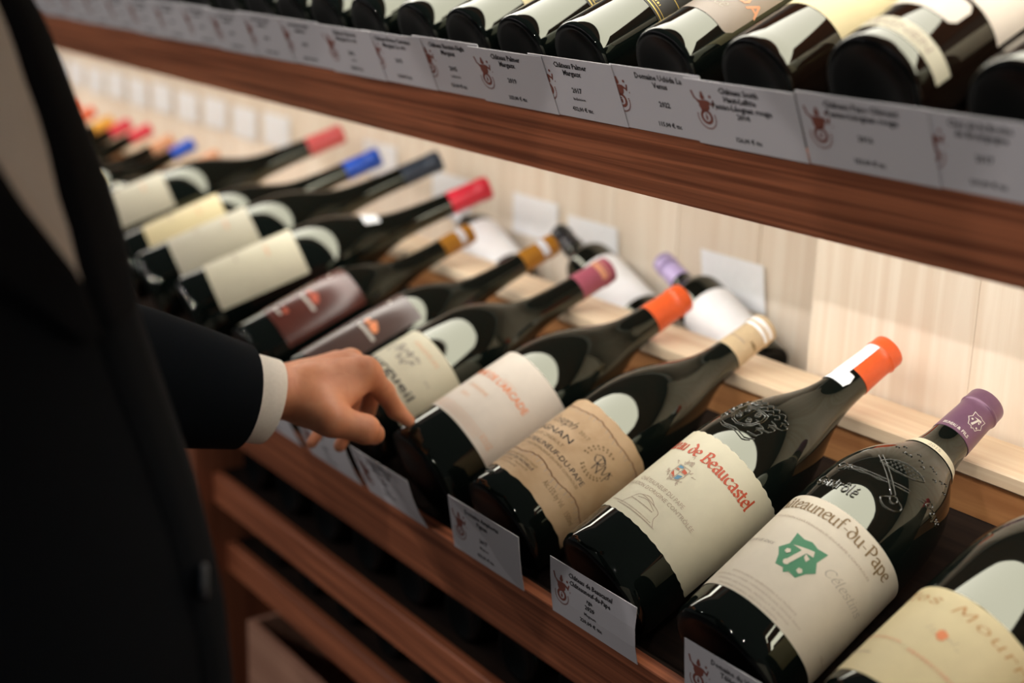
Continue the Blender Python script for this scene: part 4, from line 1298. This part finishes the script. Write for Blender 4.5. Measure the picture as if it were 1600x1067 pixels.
def button(th, z):
    c = T_(th, z, .006); n = (T_(th, z, .05) - c).normalized()
    a = n.cross(Vector((0, 0, 1))).normalized(); b_ = n.cross(a)
    pr = [(0, .0080), (0, .0108), (.0018, .0114), (.0034, .0104), (.0036, .0082), (.0024, .0066), (.0022, 0)]
    vs, fs = lathe(pr, 24)
    body_part(mk('jacket_button', [c + a * x + b_ * y + n * q for x, y, q in vs], fs, M['horn'], smooth=True))
button(-20, .249); button(-20, .140)

def tube(name, m, pts, rads, n=36, flat=1.0, cap_end=False, lip=.0, tilt=None):
    """cloth tube through pts; the last ring turns inward for a hem"""
    P = [Vector(p) for p in pts]
    vs, fs = [], []
    rows = []
    prev = None
    for i, p in enumerate(P):
        d = (P[min(i + 1, len(P) - 1)] - P[max(i - 1, 0)]).normalized()
        u = Vector((0, 0, 1)) - d * d.z
        u = u.normalized() if u.length > .05 else Vector((1, 0, 0))
        if prev is not None:
            u = (prev - d * prev.dot(d)).normalized()
        prev = u
        w = d.cross(u)
        rows.append((p, u, w, rads[i], d))
    if lip:
        p, u, w, r, d = rows[-1]
        rows.append((p + d * lip * .3, u, w, r - lip * .35, d)); rows.append((p, u, w, r - lip, d)); rows.append((p - d * .02, u, w, r - lip, d))
    for p, u, w, r, d in rows:
        for j in range(n):
            a = 2 * math.pi * j / n
            vs.append(p + u * (r * math.cos(a)) + w * (r * flat * math.sin(a)))
    for i in range(len(rows) - 1):
        for j in range(n):
            k = i * n + j; k2 = i * n + (j + 1) % n
            fs.append((k, k2, k2 + n, k + n))
    return body_part(mk(name, vs, fs, m, smooth=True))
tube('shirt_collar', M['shirt'], [ctr(.665), ctr(.69), ctr(.69) + Vector((0, 0, .035))], [.074, .071, .067], flat=1.0, lip=.003)
CUF = Vector((-1.2805, -.1637, .1694))
ELB = Vector(J['EL'])
SL1 = Vector((-1.2770, -.1892, .1692)); SL0 = Vector((-1.2807, -.2994, .2089))
dS = (SL1 - SL0).normalized()
arm = [SHL + Vector((0, 0, .02)) - lv * .03, SHL + lv * .01, SHL * .55 + ELB * .45, ELB + Vector((.01, -.02, .03)), ELB * .6 + SL0 * .4, SL0, SL0 * .5 + SL1 * .5, SL1 - dS * .008]
tube('sleeve', M['suit'], arm, [.080, .084, .078, .076, .074, .070, .063, .0560], flat=.84, lip=.004)
tube('shirt_cuff', M['shirt'], [SL1 - dS * .04, SL1 - dS * .01, SL1 + dS * .008, SL1 + dS * .0245], [.0465, .0468, .0465, .0455], flat=.80, lip=.0025)
tube('sleeve', M['suit'], [SHR + Vector((0, 0, .02)) + lv * .03, SHR - lv * .01, SHR - Vector((0, 0, .14)) - fv * .03 - lv * .01, SHR - Vector((0, 0, .28)) - fv * .05, SHR - Vector((0, 0, .50)) - fv * .02], [.080, .084, .074, .066, .052], flat=.9, lip=.004)
for sd in (1, -1):
    tube('trouser_leg', M['suit'], [ctr(.02) + lv * .085 * sd, ctr(-.10) + lv * .09 * sd, ctr(-.42) + lv * .10 * sd, ctr(-.80) + lv * .10 * sd], [.105, .112, .088, .080], flat=1.0, lip=.004)
    c = ctr(-.82) + lv * .10 * sd
    sv, sf = sdf_mesh([(V3(Vector((c.x, c.y, -.815)) - fv * .05), V3(Vector((c.x, c.y, -.822)) + fv * .12), .034, .027, .02), (V3(Vector((c.x, c.y, -.80)) - fv * .04), V3(Vector((c.x, c.y, -.77)) - fv * .02), .038, .040, .02)], .008, .02)
    body_part(mk('shoe', sv, sf, M['shoe'], smooth=True))

# ------------------------------------------------------------------ ceiling downlights of the shop (above and behind the viewer)
for i, (lx, ly) in enumerate(((1.0, -2.5), (-.35, -2.5), (-1.7, -2.5), (-3.05, -2.5), (-4.4, -2.5))):
    e = empty('ceiling_downlight', Matrix.Translation((lx, ly, 1.70)))
    tag(e, 'small round ceiling downlight, %s from the right above the aisle' % ords[i], 'ceiling lamp', 'ceiling downlights')
    vs, fs = lathe([(0, .030), (0, .045), (.05, .045), (.05, 0)], 24)
    mk('lamp_housing', vs, fs, M['metal'], e, smooth=False)
    vs, fs = lathe([(.004, 0), (.004, .030)], 20)
    mk('lamp_lens', vs, fs, M['spot'], e)
    ld = bpy.data.lights.new('lamp_light', 'SPOT')
    ld.energy = SPOT_W; ld.color = (1.0, .93, .93); ld.spot_size = math.radians(150); ld.spot_blend = .6; ld.shadow_soft_size = .028
    lo = bpy.data.objects.new('lamp_light', ld); link(lo, e)
    lo.matrix_local = Matrix.Translation((0, 0, -.004)) @ Matrix.Rotation(math.radians(52), 4, 'X')
